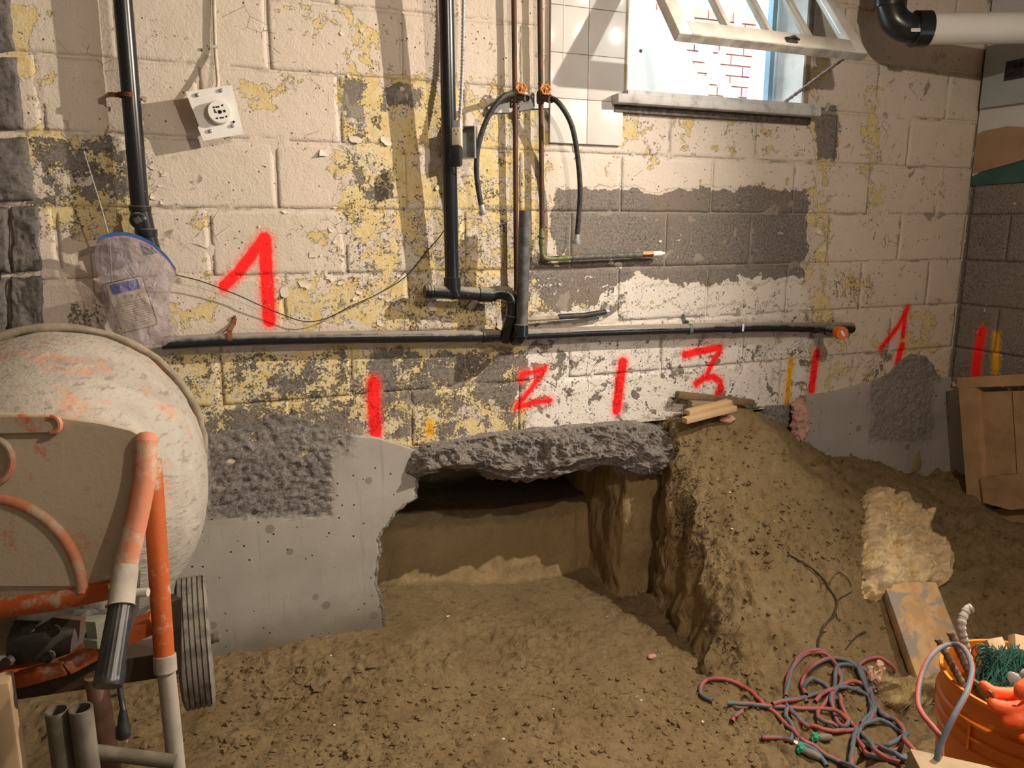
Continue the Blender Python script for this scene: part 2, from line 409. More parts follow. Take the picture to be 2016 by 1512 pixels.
def block_mesh(xa, xb, za, zb, name, parent, mat, axis='y', proud=0.0):
    """one block face: rounded arrises, slight lump; axis y = back wall, x = right wall"""
    nx = max(6, int((xb-xa)/0.0125)); nz = max(6, int((zb-za)/0.0125))
    U, Vv = np.meshgrid(np.linspace(0, 1, nx+1), np.linspace(0, 1, nz+1)); u = U.ravel(); v = Vv.ravel()
    x = xa+(xb-xa)*u; z = za+(zb-za)*v
    de = np.minimum(np.minimum(x-xa, xb-x), np.minimum(z-za, zb-z))
    P = np.stack([x, np.zeros_like(x), z], 1)
    wob = fbm(P, 9, 3)*0.0012+fbm(P, 60, 2)*0.0005
    y = -proud-0.0015*random.random()-wob-0.0005+(0.0003+0.0018*np.clip(fbm(P+40, 5, 2)+.1, 0, 1))*np.clip(1-de/0.006, 0, 1)**1.5
    P[:, 1] = y
    P[:, 0] += 0.0015*fbm(P+3, 20, 2); P[:, 2] += 0.0015*fbm(P+9, 20, 2)
    fs = [(j*(nx+1)+i, j*(nx+1)+i+1, (j+1)*(nx+1)+i+1, (j+1)*(nx+1)+i) for j in range(nz) for i in range(nx)]
    ring = [i for i in range(nx+1)]+[j*(nx+1)+nx for j in range(1, nz+1)]+[nz*(nx+1)+i for i in range(nx-1, -1, -1)]+[j*(nx+1) for j in range(nz-1, 0, -1)]
    b = len(P); back = P[ring].copy(); back[:, 1] = 0.05; P = np.concatenate([P, back]); n = len(ring)
    for k in range(n):
        k2 = (k+1) % n; fs.append((ring[k], b+k, b+k2, ring[k2]))
    fs.append(tuple(b+k for k in range(n)))
    if axis == 'x':
        Q = np.stack([XR+P[:, 1], -P[:, 0], P[:, 2]], 1)
        return obj(name, Q, fs, mat, parent, True, wall_attrs_r(Q))
    at = wall_attrs(P); at['mortar'] = np.zeros(len(P)); return obj(name, P, fs, mat, parent, True, at)
def wall_attrs_r(Q):
    n = len(Q); nz = fbm(Q, 4, 3)
    return dict(cream=0.12+0.3*nz, yellow=np.full(n, 0.05), soot=np.full(n, 0.25), white=np.full(n, 0.0))
JX = 0.2635                                       # a vertical joint of the even courses
J = 0.0035
for k in range(-4, 6):
    za, zb = ZC+CH*k, min(ZC+CH*(k+1), ZT)
    if zb-za < 0.06: continue
    ph = JX if k % 2 == 0 else JX+BL/2
    i0 = math.floor((X0-ph)/BL)
    x = ph+i0*BL
    while x < X1:
        a, b = max(x, X0), min(x+BL, X1)
        x += BL
        if b < -0.62 or b-a < 0.05: continue
        spans = [(a, b, za, zb)]
        if zb > WIN[2]+0.001 and za < WIN[3]-0.001:      # cut round the window opening
            spans = []
            if za < WIN[2]-0.03: spans.append((a, b, za, WIN[2])) if b > WIN[0] and a < WIN[1] else spans.append((a, b, za, zb))
            else:
                if a < WIN[0]: spans.append((a, min(b, WIN[0]), za, zb))
                if b > WIN[1]: spans.append((max(a, WIN[1]), b, za, zb))
        for (a2, b2, z2, z3) in spans:
            if b2-a2 > 0.03 and z3-z2 > 0.03: block_mesh(a2+J, b2-J, z2+J, z3-J, 'block', WALL, MAT_WALL)

# ---- right wall of the same block
def plain_wall(name, pts, d, mat, attrs=None):
    mb = MB(); mb.prism(pts, d); o = mb.build(name, mat); fixn(o); return tag(o, None, None, None, 'structure')
WR = plain_wall('wall_right', [V(XR+.004,0.2,0.66),V(XR+.004,-5,0.66),V(XR+.004,-5,ZT),V(XR+.004,0.2,ZT)], (0.2,0,0), MAT_WALL_R)
nv = len(WR.data.vertices)
for nme, vv in (('cream', .1), ('yellow', .05), ('soot', .3), ('white', 0.)):
    a = WR.data.attributes.new(nme, 'FLOAT', 'POINT'); a.data.foreach_set('value', [vv]*nv)
for k in range(-4, 6):
    za, zb = ZC+CH*k, min(ZC+CH*(k+1), ZT)
    if zb-za < 0.06: continue
    s0 = 0.0 if k % 2 == 0 else -BL/2
    for i in range(3):
        a, b = max(0.01, s0+i*BL), s0+(i+1)*BL
        block_mesh(a+J, b-J, za+J, zb-J, 'block', WR, MAT_WALL_R, 'x')
MAT_PLASTER = M('old_plaster', (0.22, 0.19, 0.16), (0.17, 0.15, 0.13), 0.85, scale=4, bump=0.3, bscale=30, world=True)
MAT_WOODCEIL = M('joist_wood', (0.20, 0.13, 0.075), (0.28, 0.19, 0.11), 0.8, scale=6, world=True)
plain_wall('wall_left', [V(-1.9,0.2,-.3),V(-1.9,-5,-.3),V(-1.9,-5,ZT),V(-1.9,.2,ZT)], (-0.1,0,0), MAT_PLASTER)
plain_wall('wall_front', [V(-2,-5,-.3),V(XR+.2,-5,-.3),V(XR+.2,-5,ZT),V(-2,-5,ZT)], (0,-0.1,0), MAT_PLASTER)
plain_wall('ceiling', [V(-2,-5.1,ZT),V(XR+.2,-5.1,ZT),V(XR+.2,.21,ZT),V(-2,.21,ZT)], (0,0,0.1), MAT_WOODCEIL)

# ---- concrete: new underpinning panels and the chipped old footing
def conc_material(name, c1, c2, rough_amt):
    t = NT(name); P = t.pos(); r = t.attr('rough')
    n1 = t.noise(P, 5, 5, 0.6); st = t.noise(t.vmath('MULTIPLY', P, (60, 60, 4)), 1.0, 4, 0.6); nf = t.noise(P, 90, 6, 0.7)
    col = t.mix(t.step(n1, 0.3, 0.7), c1, c2)
    col = t.mix(t.math('MULTIPLY', t.step(st, 0.56, 0.72), 0.35), col, (c1[0]*0.62, c1[1]*0.60, c1[2]*0.58))
    rc = t.mix(t.step(nf, 0.38, 0.62), (0.195, 0.173, 0.158), (0.40, 0.365, 0.34))
    rc = t.mix(t.step(t.noise(P, 14, 5, 0.6), 0.57, 0.72), rc, (0.43, 0.385, 0.33))
    col = t.mix(r, col, rc)
    holes = t.step(t.vor(P, 30), 0.13, 0.07); holes = t.math('MULTIPLY', holes, t.step(t.noise(P, 6, 2), 0.43, 0.52)); holes = t.math('MULTIPLY', holes, t.math('SUBTRACT', 1.0, r))
    col = t.mix(holes, col, (0.03, 0.027, 0.024))
    spots = t.math('MULTIPLY', t.step(t.vor(t.vmath('ADD', P, (.31, 0, .17)), 8.5), 0.15, 0.125), t.step(t.noise(P, 2.3, 1), 0.40, 0.46)); spots = t.math('MULTIPLY', spots, t.math('SUBTRACT', 1.0, r))
    col = t.mix(t.math('MULTIPLY', spots, 0.6), col, (c1[0]*0.45, c1[1]*0.43, c1[2]*0.42))
    damp = t.attr('damp'); col = t.mix(damp, col, (0.13, 0.105, 0.075))
    b1 = t.bump(t.math('SUBTRACT', t.math('MULTIPLY', nf, 0.25), t.math('MULTIPLY', holes, 1.5)), 0.6, 0.004)
    b2 = t.bump(t.math('MULTIPLY', t.noise(P, 75, 7, 0.75), r), 1.0, 0.016, b1)
    return t.done(col, 0.82, 0, b2, 0.25)
MAT_CONC = conc_material('cast_concrete', (0.315, 0.290, 0.265), (0.370, 0.345, 0.315), 1)
MAT_CHIP = conc_material('chipped_concrete', (0.30, 0.275, 0.25), (0.36, 0.33, 0.30), 1)

def interp_px(line, x):
    xs, ys = zip(*line); return np.interp(x, xs, ys)
def panel(name, left_px, right_line, top_line, zbot, yoff, rough_rects, mat, thick, step=0.0072, seed=0.0, damp=None):
    """concrete panel: outline from the photograph on the wall plane, real thickness behind"""
    # rows in z; x limits per row
    ztop = max(W(x, y)[2] for x, y in top_line); zs = np.arange(zbot, ztop+step, step)
    rl = sorted([(W(x, y)[2], W(x, y)[0]) for x, y in right_line])
    tl = sorted([(W(x, y)[0], W(x, y)[2]) for x, y in top_line])
    xl = W(*left_px)[0]
    nx = int((max(r[1] for r in rl)-xl)/step)+1
    X = np.zeros((len(zs), nx+1)); Z = np.zeros_like(X)
    for j, z in enumerate(zs):
        xr = np.interp(z, [r[0] for r in rl], [r[1] for r in rl]); xr += float(0.012*fbm(np.array([[seed, z, 1.0]]), 18, 4, .6)[0])
        X[j] = np.linspace(xl, xr, nx+1)
        zt = np.interp(X[j], [r[0] for r in tl], [r[1] for r in tl])
        Z[j] = zbot+(zt-zbot)*(j/(len(zs)-1))
    P = np.stack([X.ravel(), np.full(X.size, -yoff), Z.ravel()], 1)
    px, py = proj(P); jx = fbm(P, 30, 3)*7; jy = fbm(P+4, 30, 3)*7
    r = np.zeros(len(P))
    for rect, v, s in rough_rects:
        r = np.maximum(r, v*softrect(px+jx, py+jy, rect, s))
    edge = np.zeros_like(X); edge[:, -2:] = 1; r = np.maximum(r, edge.ravel()*0.8)
    d = 0.0015*fbm(P, 4, 3)+r*(0.007*ridge(P*np.array([1,1,1.4]), 34, 3, 0.65)-0.013+0.006*fbm(P, 24, 3, .6))
    P[:, 1] -= d
    nr = len(zs); nc = nx+1
    fs = [(j*nc+i, j*nc+i+1, (j+1)*nc+i+1, (j+1)*nc+i) for j in range(nr-1) for i in range(nc-1)]
    ring = [i for i in range(nc)]+[j*nc+nc-1 for j in range(1, nr)]+[(nr-1)*nc+i for i in range(nc-2, -1, -1)]+[j*nc for j in range(nr-2, 0, -1)]
    rr = list(r); cur = ring; allP = P
    m = 6
    for s_ in range(1, m+1):
        b = len(allP); bk = P[ring].copy(); bk[:, 1] = -yoff+thick*(s_/m)**1.3
        bk += 0.010*np.stack([fbm(bk, 12, 3), np.zeros(len(bk)), fbm(bk+7, 12, 3)], 1)
        allP = np.concatenate([allP, bk]); rr += [0.85]*len(bk); n = len(ring); new = [b+k for k in range(n)]
        for k in range(n): fs.append((cur[k], new[k], new[(k+1) % n], cur[(k+1) % n]))
        cur = new
    fs.append(tuple(cur))
    z = allP[:, 2]; dm = np.zeros(len(allP)) if damp is None else sm(damp[1], damp[0], z+0.03*fbm(allP, 9, 3))*0.75
    o = obj(name, allP, fs, mat, None, True, dict(rough=np.array(rr), damp=dm)); fixn(o); return o
P_LEFT = panel('wall_footing_left', (-220, 900),
    [(760,1300),(760,1245),(757,1200),(752,1160),(744,1125),(742,1085),(748,1045),(744,1010),(752,990),(764,966),(774,950),(784,930),(800,905),(822,888)],
    [(-260,862),(300,858),(400,858),(425,846),(470,844),(508,828),(528,812),(560,813),(610,828),(650,842),(690,856),(740,860),(790,875),(825,888)],
    -0.22, 0.012, [((413,652,880,1016),1.0,5), ((640,700,856,900),.35,12), ((-260,405,850,905),.7,10), ((400,690,852,880),.8,6), ((400,690,800,856),.95,6)], MAT_CONC, 0.55, seed=1, damp=(0.02, 0.22))
tag(P_LEFT, 'smooth grey cast concrete underpinning panel with a hacked rough rectangle', None, None, 'structure')
P_RIGHT = panel('wall_footing_right', (1500, 900), [(1905,1300),(1900,1000),(1886,900),(1878,800),(1872,735)],
    [(1480,800),(1560,796),(1588,778),(1640,770),(1690,757),(1722,748),(1748,735),(1768,712),(1792,696),(1818,700),(1832,716),(1843,738),(1852,744),(1905,738)],
    -0.1, 0.014, [((1712,1838,742,868),.6,8), ((1690,1850,690,748),.7,6), ((1480,1585,780,900),.8,8)], MAT_CONC, 0.5, seed=5)
tag(P_RIGHT, 'grey concrete underpinning panel beside the right corner with a hacked patch', None, None, 'structure')
def old_footing():
    top_l = [(770,872),(800,876),(822,880),(850,872),(900,866),(960,856),(1020,848),(1100,842),(1200,834),(1250,832),(1310,852),(1400,868),(1520,868)]
    bot_l = [(770,962),(790,950),(815,940),(840,928),(880,918),(930,918),(985,936),(1050,936),(1110,926),(1165,910),(1205,912),(1240,930),(1310,930),(1520,930)]
    xa, xb = W(772, 900)[0], W(1500, 870)[0]; nx = 150; nv = 26; nu = 34
    xs = np.linspace(xa, xb, nx+1); rows = []
    tx = [W(*p)[0] for p in top_l]; tz = [W(*p)[2] for p in top_l]; bx = [W(*p)[0] for p in bot_l]; bz = [W(*p)[2] for p in bot_l]
    zt = np.interp(xs, tx, tz); zb = np.interp(xs, bx, bz)
    prof = [(0.02, zt+0.012)]
    for j in range(nv+1):
        s = j/nv; prof.append((-0.012-0.050*math.sin(min(1, s*1.25)*math.pi*0.55)**1.3*(1-0.55*sm(.7, 1, s)), zt+(zb-zt)*s))
    for j in range(1, nu+1):
        s = j/nu; prof.append((-0.03+0.90*s, zb+0.045*math.sqrt(s)))
    prof.append((0.87, zt+0.03)); prof.append((0.02, zt+0.03))
    P = np.concatenate([np.stack([xs, np.full(nx+1, y), z*np.ones(nx+1)], 1) for y, z in prof]); nr = len(prof); nc = nx+1
    # facet the broken face along slanting chisel strokes
    sl = P.copy(); sl[:, 0] = P[:, 0]*1.0-P[:, 2]*0.55
    d = 0.030*ridge(sl, 7.5, 2, 0.5)+0.017*ridge(P, 17, 3, 0.55)+0.006*ridge(P, 55, 3, 0.6)-0.02
    fade = np.tile(sm(xa, xa+.16, xs), nr); d = d*(.25+.75*fade); P[:, 1] += np.where(P[:, 1] < 0, .065*(1-fade), 0)
    row = np.repeat(np.arange(nr), nc); wgt = np.where((row > 1) & (row < nr-2), 1.0, 0.25)
    side = row > nv+1
    P[:, 1] += np.where(side, 0.3*d, -d)*wgt; P[:, 2] += np.where(side, -d*0.9, d*0.35)*wgt
    fs = [(j*nc+i, j*nc+i+1, (j+1)*nc+i+1, (j+1)*nc+i) for j in range(nr-1) for i in range(nc-1)]
    fs += [tuple(j*nc for j in range(nr)), tuple(j*nc+nc-1 for j in range(nr-1, -1, -1))]
    fs += [((nr-1)*nc+i, (nr-1)*nc+i+1, i+1, i) for i in range(nc-1)]
    o = obj('wall_footing_old', P, fs, MAT_CHIP, None, False, dict(rough=np.ones(len(P)), damp=np.zeros(len(P)))); fixn(o)
    return tag(o, 'rough broken edge of the old concrete footing overhanging the dug hole', None, None, 'structure')
old_footing()
# concrete under the right wall
mb = MB(); mb.prism([V(XR-.012,.2,-.2), V(XR-.012,-2.5,-.2), V(XR-.012,-2.5,.70), V(XR-.012,.2,.70)], (0.2,0,0))
o = mb.build('wall_footing_side', MAT_CONC); fixn(o); tag(o, None, None, None, 'structure')

# ---- the dug soil: one terrain with the trench, the cavity and the spoil heap
def soil_height(x, y):
    P = np.stack([x, y, np.zeros_like(x)], 1)
    n1 = fbm(P, 3.0, 3); n2 = fbm(P+5, 9, 3); n3 = fbm(P+11, 30, 3)
    zf = 0.045-0.085*sm(0.4, 1.3, x)+0.012*n1+0.010*n2*sm(0.15, -0.15, y)
    zf = zf+0.05*sm(0.5, -0.2, x)*sm(-0.3, -0.9, y)
    # heap: crest along the wall, running down to the front
    xc = np.array([1.4,1.70,1.80,2.10,2.30,2.42,2.55,2.75,3.0,3.32]); zc = np.array([.62,.70,.715,.715,.62,.52,.46,.42,.32,.27])
    crest = np.interp(x, xc, zc)+0.02*n1
    yb = np.interp(x, [1.4,1.6,2.0,2.4,2.8,3.32], [.66,.74,.92,1.15,1.5,1.9])     # where the toe is
    s = np.clip(-y/yb, 0, 1.3)
    prof = np.interp(s, [0,.06,.2,.4,.6,.8,.93,1.05,1.3], [1,.97,.82,.60,.40,.20,.06,0,0])
    zm = zf+(crest-zf)*prof+0.022*n1*prof+0.014*n2+0.008*np.abs(n3)
    bulge = np.exp(-(((x-1.72)/.13)**2+((y+.58)/.13)**2))*0.07
    zm = zm+bulge+0.035*fbm(P+21, 5.5, 3)*prof*sm(0, .12, -y)
    xl = 1.69-0.17*np.clip(-y/0.72, 0, 1)+0.030*fbm(P+2, 6, 3)+0.018*fbm(P+8, 21, 2)
    m = np.interp(x-xl, [-.03, .0, .05, .12, .30], [0, .45, .72, .86, 1.0]); m2 = sm(-0.030, 0.035, x-xl); kf = sm(.05, .6, -y); m = m*kf+m2*(1-kf)
    z = zf*(1-m)+np.maximum(zm, zf)*m
    # under the wall: cavity with back and right faces cut in sand, the rest undug
    zcav = zf+0.03*sm(0.0, 0.3, y)
    yback = 0.27+0.020*fbm(P+3, 5, 3)+0.05*sm(.9, .55, x)
    xright = 1.53+0.016*fbm(P+6, 8, 3)
    hi = 0.64
    back = np.interp(y-yback, [-.04, -.01, .015, .05, .36, .50], [0, .12, .36, .46, .52, 1.0]); right = sm(-0.02, 0.025, x-xright)*sm(-0.022, 0.004, y-0.004*n2)
    zin = zcav+(hi-zcav)*np.maximum(np.maximum(back, right), sm(.40, .30, x)*sm(.06, .14, y))
    inn = sm(-0.02, 0.0, y)
    z2 = np.where(x < xright+.03, zf*(1-inn)+zin*inn, np.maximum(z, zcav+(hi-zcav)*right))
    z = np.where(x < 1.60, np.where(y > -0.03, np.maximum(z2, np.where(m > .02, z, -9.0)), z), np.maximum(z, zcav+(hi-zcav)*right))
    z = np.where(z < .3, z+.24*sm(-1.12, -1.42, y)*sm(.9, 1.2, x), z)
    return z, m
def nonuni(segs):
    out = [segs[0][0]]
    for a, b, st in segs:
        n = max(1, int(round((b-a)/st))); out += list(a+(b-a)*(np.arange(1, n+1)/n))
    return np.array(out)
def soil():
    xs = nonuni([(-1.9,-.7,.12), (-.7,1.38,.011), (1.38,1.75,.0055), (1.75,XR-.01,.011)])
    ys = nonuni([(-5,-1.8,.2), (-1.8,-1.1,.03), (-1.1,-.04,.010), (-.04,.02,.004), (.02,.22,.010), (.22,.36,.006), (.36,.86,.02)])
    X, Y = np.meshgrid(xs, ys); x, y = X.ravel(), Y.ravel()
    z, m = soil_height(x, y); P = np.stack([x, y, z], 1)
    nc = len(xs); nr = len(ys)
    # steepness
    Zg = z.reshape(nr, nc); gx = np.abs(np.gradient(Zg, xs, axis=1)); gy = np.abs(np.gradient(Zg, ys, axis=0))
    st = np.clip(np.maximum(gx, gy)/3.0, 0, 1).ravel()
    cr = np.maximum(0, fbm(P, 26, 4, 0.6)); heap = sm(1.3, 1.7, x)
    loose = (1-st)*(1-.75*sm(-.12, .12, y))
    patch = sm(-.15, .35, fbm(P+50, 2.6, 2))
    P[:, 2] += loose*(0.016+0.008*heap)*cr*(0.30+1.0*patch)+loose*0.007*np.maximum(0, fbm(P, 62, 2))*(.3+patch)
    sink = sm(-.012, .004, y)*sm(1.72, 1.8, x); P[:, 2] -= .3*sink
    P[:, 1] = np.where((y > -.012) & (P[:, 2] > .55), np.maximum(P[:, 1], .012), P[:, 1])
    fs = (np.arange((nr-1)*nc).reshape(nr-1, nc)[:, :-1])
    a = fs.ravel(); F4 = np.stack([a, a+1, a+nc+1, a+nc], 1)
    me = bpy.data.meshes.new('floor'); me.from_pydata(P.tolist(), [], F4.tolist())
    for k, v in (('cut', st), ('loose', patch)):
        at = me.attributes.new(k, 'FLOAT', 'POINT'); at.data.foreach_set('value', v.astype(np.float32))
    # split the stretched quads of the cut faces, then roughen them with overhangs and shovel marks
    bm = bmesh.new(); bm.from_mesh(me)
    for _ in range(4):
        eds = [e for e in bm.edges if e.calc_length() > .030 and min(v.co.y for v in e.verts) > -1.05 and min(v.co.x for v in e.verts) > .3 and abs(e.verts[0].co.z-e.verts[1].co.z) > .02]
        if not eds: break
        bmesh.ops.subdivide_edges(bm, edges=eds, cuts=1, use_grid_fill=True)
    bm.to_mesh(me); bm.free()
    n = len(me.vertices); co = np.empty(n*3); me.vertices.foreach_get('co', co); P = co.reshape(-1, 3).copy(); st = np.empty(n, np.float32); me.attributes['cut'].data.foreach_get('value', st)
    q = P*np.array([1, 1, .8])
    dn = np.stack([fbm(q, 9, 4), fbm(q+31, 9, 4), .5*fbm(q+61, 9, 3)], 1)
    dn2 = np.stack([ridge(q, 16, 2), ridge(q+3, 16, 2), np.zeros(n)], 1)
    lim = np.where(P[:, 1] > -.02, .5, 1.0)
    P += dn*(0.026*st*lim)[:, None]+dn2*(.006*st*lim)[:, None]
    me.vertices.foreach_set('co', P.ravel()); me.update()
    me.polygons.foreach_set('use_smooth', [True]*len(me.polygons))
    o = bpy.data.objects.new('floor', me); COL.objects.link(o)
    return o, P, st
def soil_material():
    t = NT('dug_sandy_soil'); P = t.pos(); cut = t.attr('cut')
    n1 = t.noise(P, 4, 5, 0.6); n2 = t.noise(P, 26, 6, 0.65); n3 = t.noise(P, 110, 6, 0.7)
    col = t.mix(t.step(n1, 0.32, 0.68), (0.315, 0.222, 0.112), (0.40, 0.292, 0.158))
    col = t.mix(t.math('MULTIPLY', t.step(n2, 0.52, 0.68), 0.55), col, (0.145, 0.100, 0.052))
    col = t.mix(t.math('MULTIPLY', t.step(n3, 0.55, 0.72), 0.4), col, (0.38, 0.29, 0.17))
    col = t.mix(t.math('MULTIPLY', cut, 0.55), col, (0.36, 0.272, 0.150))
    lo = t.math('SUBTRACT', 1.0, t.math('MULTIPLY', cut, 0.75))
    b1 = t.bump(t.math('MULTIPLY', t.noise(P, 42, 8, 0.75, 0.6), lo), 1.0, 0.030)
    b2 = t.bump(t.math('MULTIPLY', n3, lo), 0.8, 0.006, b1)
    return t.done(col, 0.95, 0, b2, 0.12)
MAT_SOIL = soil_material()
FLOOR, SOILP, SOILST = soil(); FLOOR.data.materials.append(MAT_SOIL)
tag(FLOOR, 'dug brown sandy soil with trench, cavity and spoil heap', None, None, 'structure')
from mathutils.bvhtree import BVHTree
_bv = BVHTree.FromPolygons([tuple(p) for p in SOILP.tolist()], [tuple(p.vertices) for p in FLOOR.data.polygons])
def onsoil(px, py, lift=0.0):
    d = ray(px, py); d = d/np.linalg.norm(d)
    h = _bv.ray_cast(Vector(CAM), Vector(d))
    if h[0] is None: return G(px, py, 0.0)
    return np.array(h[0])+np.array(h[1])*lift
def soilz(x, y):
    h = _bv.ray_cast(Vector((x, y, 3)), Vector((0, 0, -1))); return h[0].z if h[0] else 0.0

# curled flakes of the cream paint
FLK = M('cream_paint_flake', (0.66, 0.58, 0.49), (0.60, 0.53, 0.44), 0.7, scale=30)
rgf = np.random.default_rng(77)
spots = [(760,278,26,1),(930,600,20,1),(985,640,18,1),(850,604,18,1),(935,505,20,1),(880,235,22,1),(905,215,16,1),(640,300,20,1),(700,275,14,1),(1300,475,5,0),(1620,490,16,1),(1730,440,10,1),(1610,455,12,1),(1700,300,12,1),(600,560,22,1),(560,575,18,1),(650,545,16,1),(620,500,16,1)]
for k in range(70):
    r = [(500,700,400,570),(840,1010,170,420),(640,780,20,160),(280,330,330,420),(690,820,540,640),(1590,1650,300,620)][k % 6]
    spots.append((rgf.uniform(r[0], r[1]), rgf.uniform(r[2], r[3]), rgf.uniform(3, 7.5), 1))
for (px_, py_, sz, _) in spots:
    sz = min(sz, 13)*.9; c = W(px_, py_, .0032); R_f = sz*.0015; n = 7; a0 = rgf.uniform(0, 6.28); lift = rgf.uniform(.18, .40)*R_f; P = []; dirl = rgf.uniform(-2.4, -.7)
    for j in range(4):
        for i in range(10):
            a = a0+2*math.pi*i/10; rr = R_f*(j/3)*(1+.28*math.sin(2*a+a0)+.18*math.sin(5*a+3*a0)); x, z = rr*math.cos(a), rr*math.sin(a)*.8
            s_ = (x*math.cos(dirl)+z*math.sin(dirl))/R_f; P.append(c+V(x, -max(0, s_+.25)**2*lift, z))
    fs = [(j*10+i, j*10+(i+1) % 10, (j+1)*10+(i+1) % 10, (j+1)*10+i) for j in range(3) for i in range(10)]
    obj('paint_flake', P, fs, FLK, WALL, True)

# =================================================================== PIPES AND WIRING ON THE WALL
def abs_mat(name, dust):
    t = NT(name); v = t.pos(); nz = t.n('ShaderNodeSeparateXYZ'); t.l(t.n('ShaderNodeNewGeometry').outputs['Normal'], nz.inputs[0])
    n = t.noise(v, 22, 6, 0.65)
    f = t.math('MULTIPLY', t.step(t.math('ADD', nz.outputs[2], t.math('MULTIPLY', t.math('SUBTRACT', n, .5), 1.2)), 0.15, 0.85), dust)
    sp = t.math('MULTIPLY', t.step(t.noise(v, 150, 3), 0.66, 0.74), 0.5)
    col = t.mix(f, (0.011, 0.012, 0.015), (0.25, 0.225, 0.195)); col = t.mix(sp, col, (0.26, 0.24, 0.21))
    ro = t.math('ADD', 0.26, t.math('MULTIPLY', f, 0.55))
    return t.done(col, ro, 0, None, 0.5)
ABS = abs_mat('black_abs_pipe', 0.85); ABS2 = abs_mat('dusty_abs_pipe', 1.0)
STUBM = M('dusty_standpipe', (0.055, 0.056, 0.062), (0.115, 0.112, 0.112), 0.55, scale=30, spec=0.4)
COPPER = M('tarnished_copper', (0.105, 0.052, 0.032), (0.060, 0.040, 0.028), 0.6, 0.45, scale=26, bump=.1)
GREENC = M('green_corroded_brass', (0.12, 0.14, 0.06), (0.22, 0.20, 0.10), 0.65, 0.3, scale=70)
STEEL = M('galvanised_steel', (0.46, 0.47, 0.48), (0.34, 0.35, 0.36), 0.42, 0.4, scale=40)
DARKST = M('dark_fittings', (0.07, 0.06, 0.05), (0.14, 0.12, 0.10), 0.6, 0.5, scale=50)
RUSTST = M('rusty_copper_strap', (0.24, 0.095, 0.045), (0.11, 0.055, 0.03), 0.6, 0.5, scale=120)
RUBBER = M('black_rubber_hose', (0.022, 0.022, 0.024), (0.05, 0.048, 0.046), 0.55, scale=60, spec=0.35)
IVORY = M('ivory_plastic', (0.62, 0.54, 0.42), (0.55, 0.48, 0.37), 0.45, scale=30)
WHITEP = M('white_enamel_plate', (0.72, 0.70, 0.68), (0.62, 0.60, 0.57), 0.4, scale=18, lo=.45, hi=.8, spec=.45)
BLACK = M('black_plastic', (0.016, 0.016, 0.018), (0.03, 0.03, 0.032), 0.42, scale=40)
VOID = M('black_slot', (0.006, 0.006, 0.006), None, 0.9)
ORANGEV = M('orange_handwheel_enamel', (0.62, 0.22, 0.035), (0.42, 0.15, 0.05), 0.5, scale=90)
STICK = M('paper_sticker', (0.70, 0.70, 0.68), None, 0.6)
TAPE = M('white_tape', (0.82, 0.82, 0.80), None, 0.5)
def ring(mb, c, ax, r, h, seg=28):          # short sleeve round an axis, chamfered
    ax = nrm(ax); return mb.lathe([(-h/2, r*0.93), (-h/2+0.0015, r), (h/2-0.0015, r), (h/2, r*0.93)], c, ax, seg)

# ---- vent pipe on the left
a, b = W(237, -60, .062), W(276, 412, .060); b2 = W(300, 500, .058)
vp = thing('vent_pipe', b2, 'glossy black vertical vent pipe at the far left with a round cleanout plug', 'pipe')
mb = MB(); mb.tube([a, b], .0243, 32); part(mb, 'pipe', ABS, vp)
mb = MB(); mb.tube([b, W(280, 430, .06), W(287, 458, .059), b2], [.0275, .0275, .0265, .0255], 32); part(mb, 'cleanout_body', ABS, vp)
mb = MB(); ring(mb, W(276, 411, .06), b-a, .0295, .016); part(mb, 'coupling', ABS, vp)
mb = MB(); ring(mb, W(288, 458, .059), b-a, .030, .022); part(mb, 'coupling', ABS2, vp)
pc = W(272, 434, .088); ax = nrm(V(-.12, -1, .05))
mb = MB(); mb.lathe([(-.05, .019), (-.008, .019), (-.008, .0225), (.004, .0225), (.006, .020), (.006, .0)], pc, ax, 30); pg = part(mb, 'cleanout_plug', ABS2, vp)
u_, v_, ax_ = frame(ax); cr, sr = math.cos(.5), math.sin(.5)
mb = MB(); mb.box(pc+ax*.009, (.018, .018, .010), np.stack([u_*cr+v_*sr, -u_*sr+v_*cr, ax], 1), .0015); part(mb, 'square_nut', STUBM, pg)
mb = MB(); c0 = W(252, 188, .062); n = 20
for s in (0, 1): mb.lathe([(-.006, .0247), (-.006, .0262), (.006, .0262), (.006, .0247)], c0, b-a, 28, False)
mb.beam(W(214, 186, .055), W(236, 187, .06), .0015, .013); mb.beam(W(268, 190, .06), W(288, 196, .05), .0015, .013)
mb.beam(W(214, 186, .055), W(216, 186, -.002), .0015, .013); part(mb, 'strap', RUSTST, vp, 'rusty copper pipe strap')
mb = MB(); mb.lathe([(-.006, .004), (.006, .004)], W(276, 190, .062), V(0, -1, 0), 8); mb.lathe([(-.004, .006), (.004, .006)], W(284, 196, .055), V(0, -1, 0.2), 6); part(mb, 'bolt', STEEL, vp)

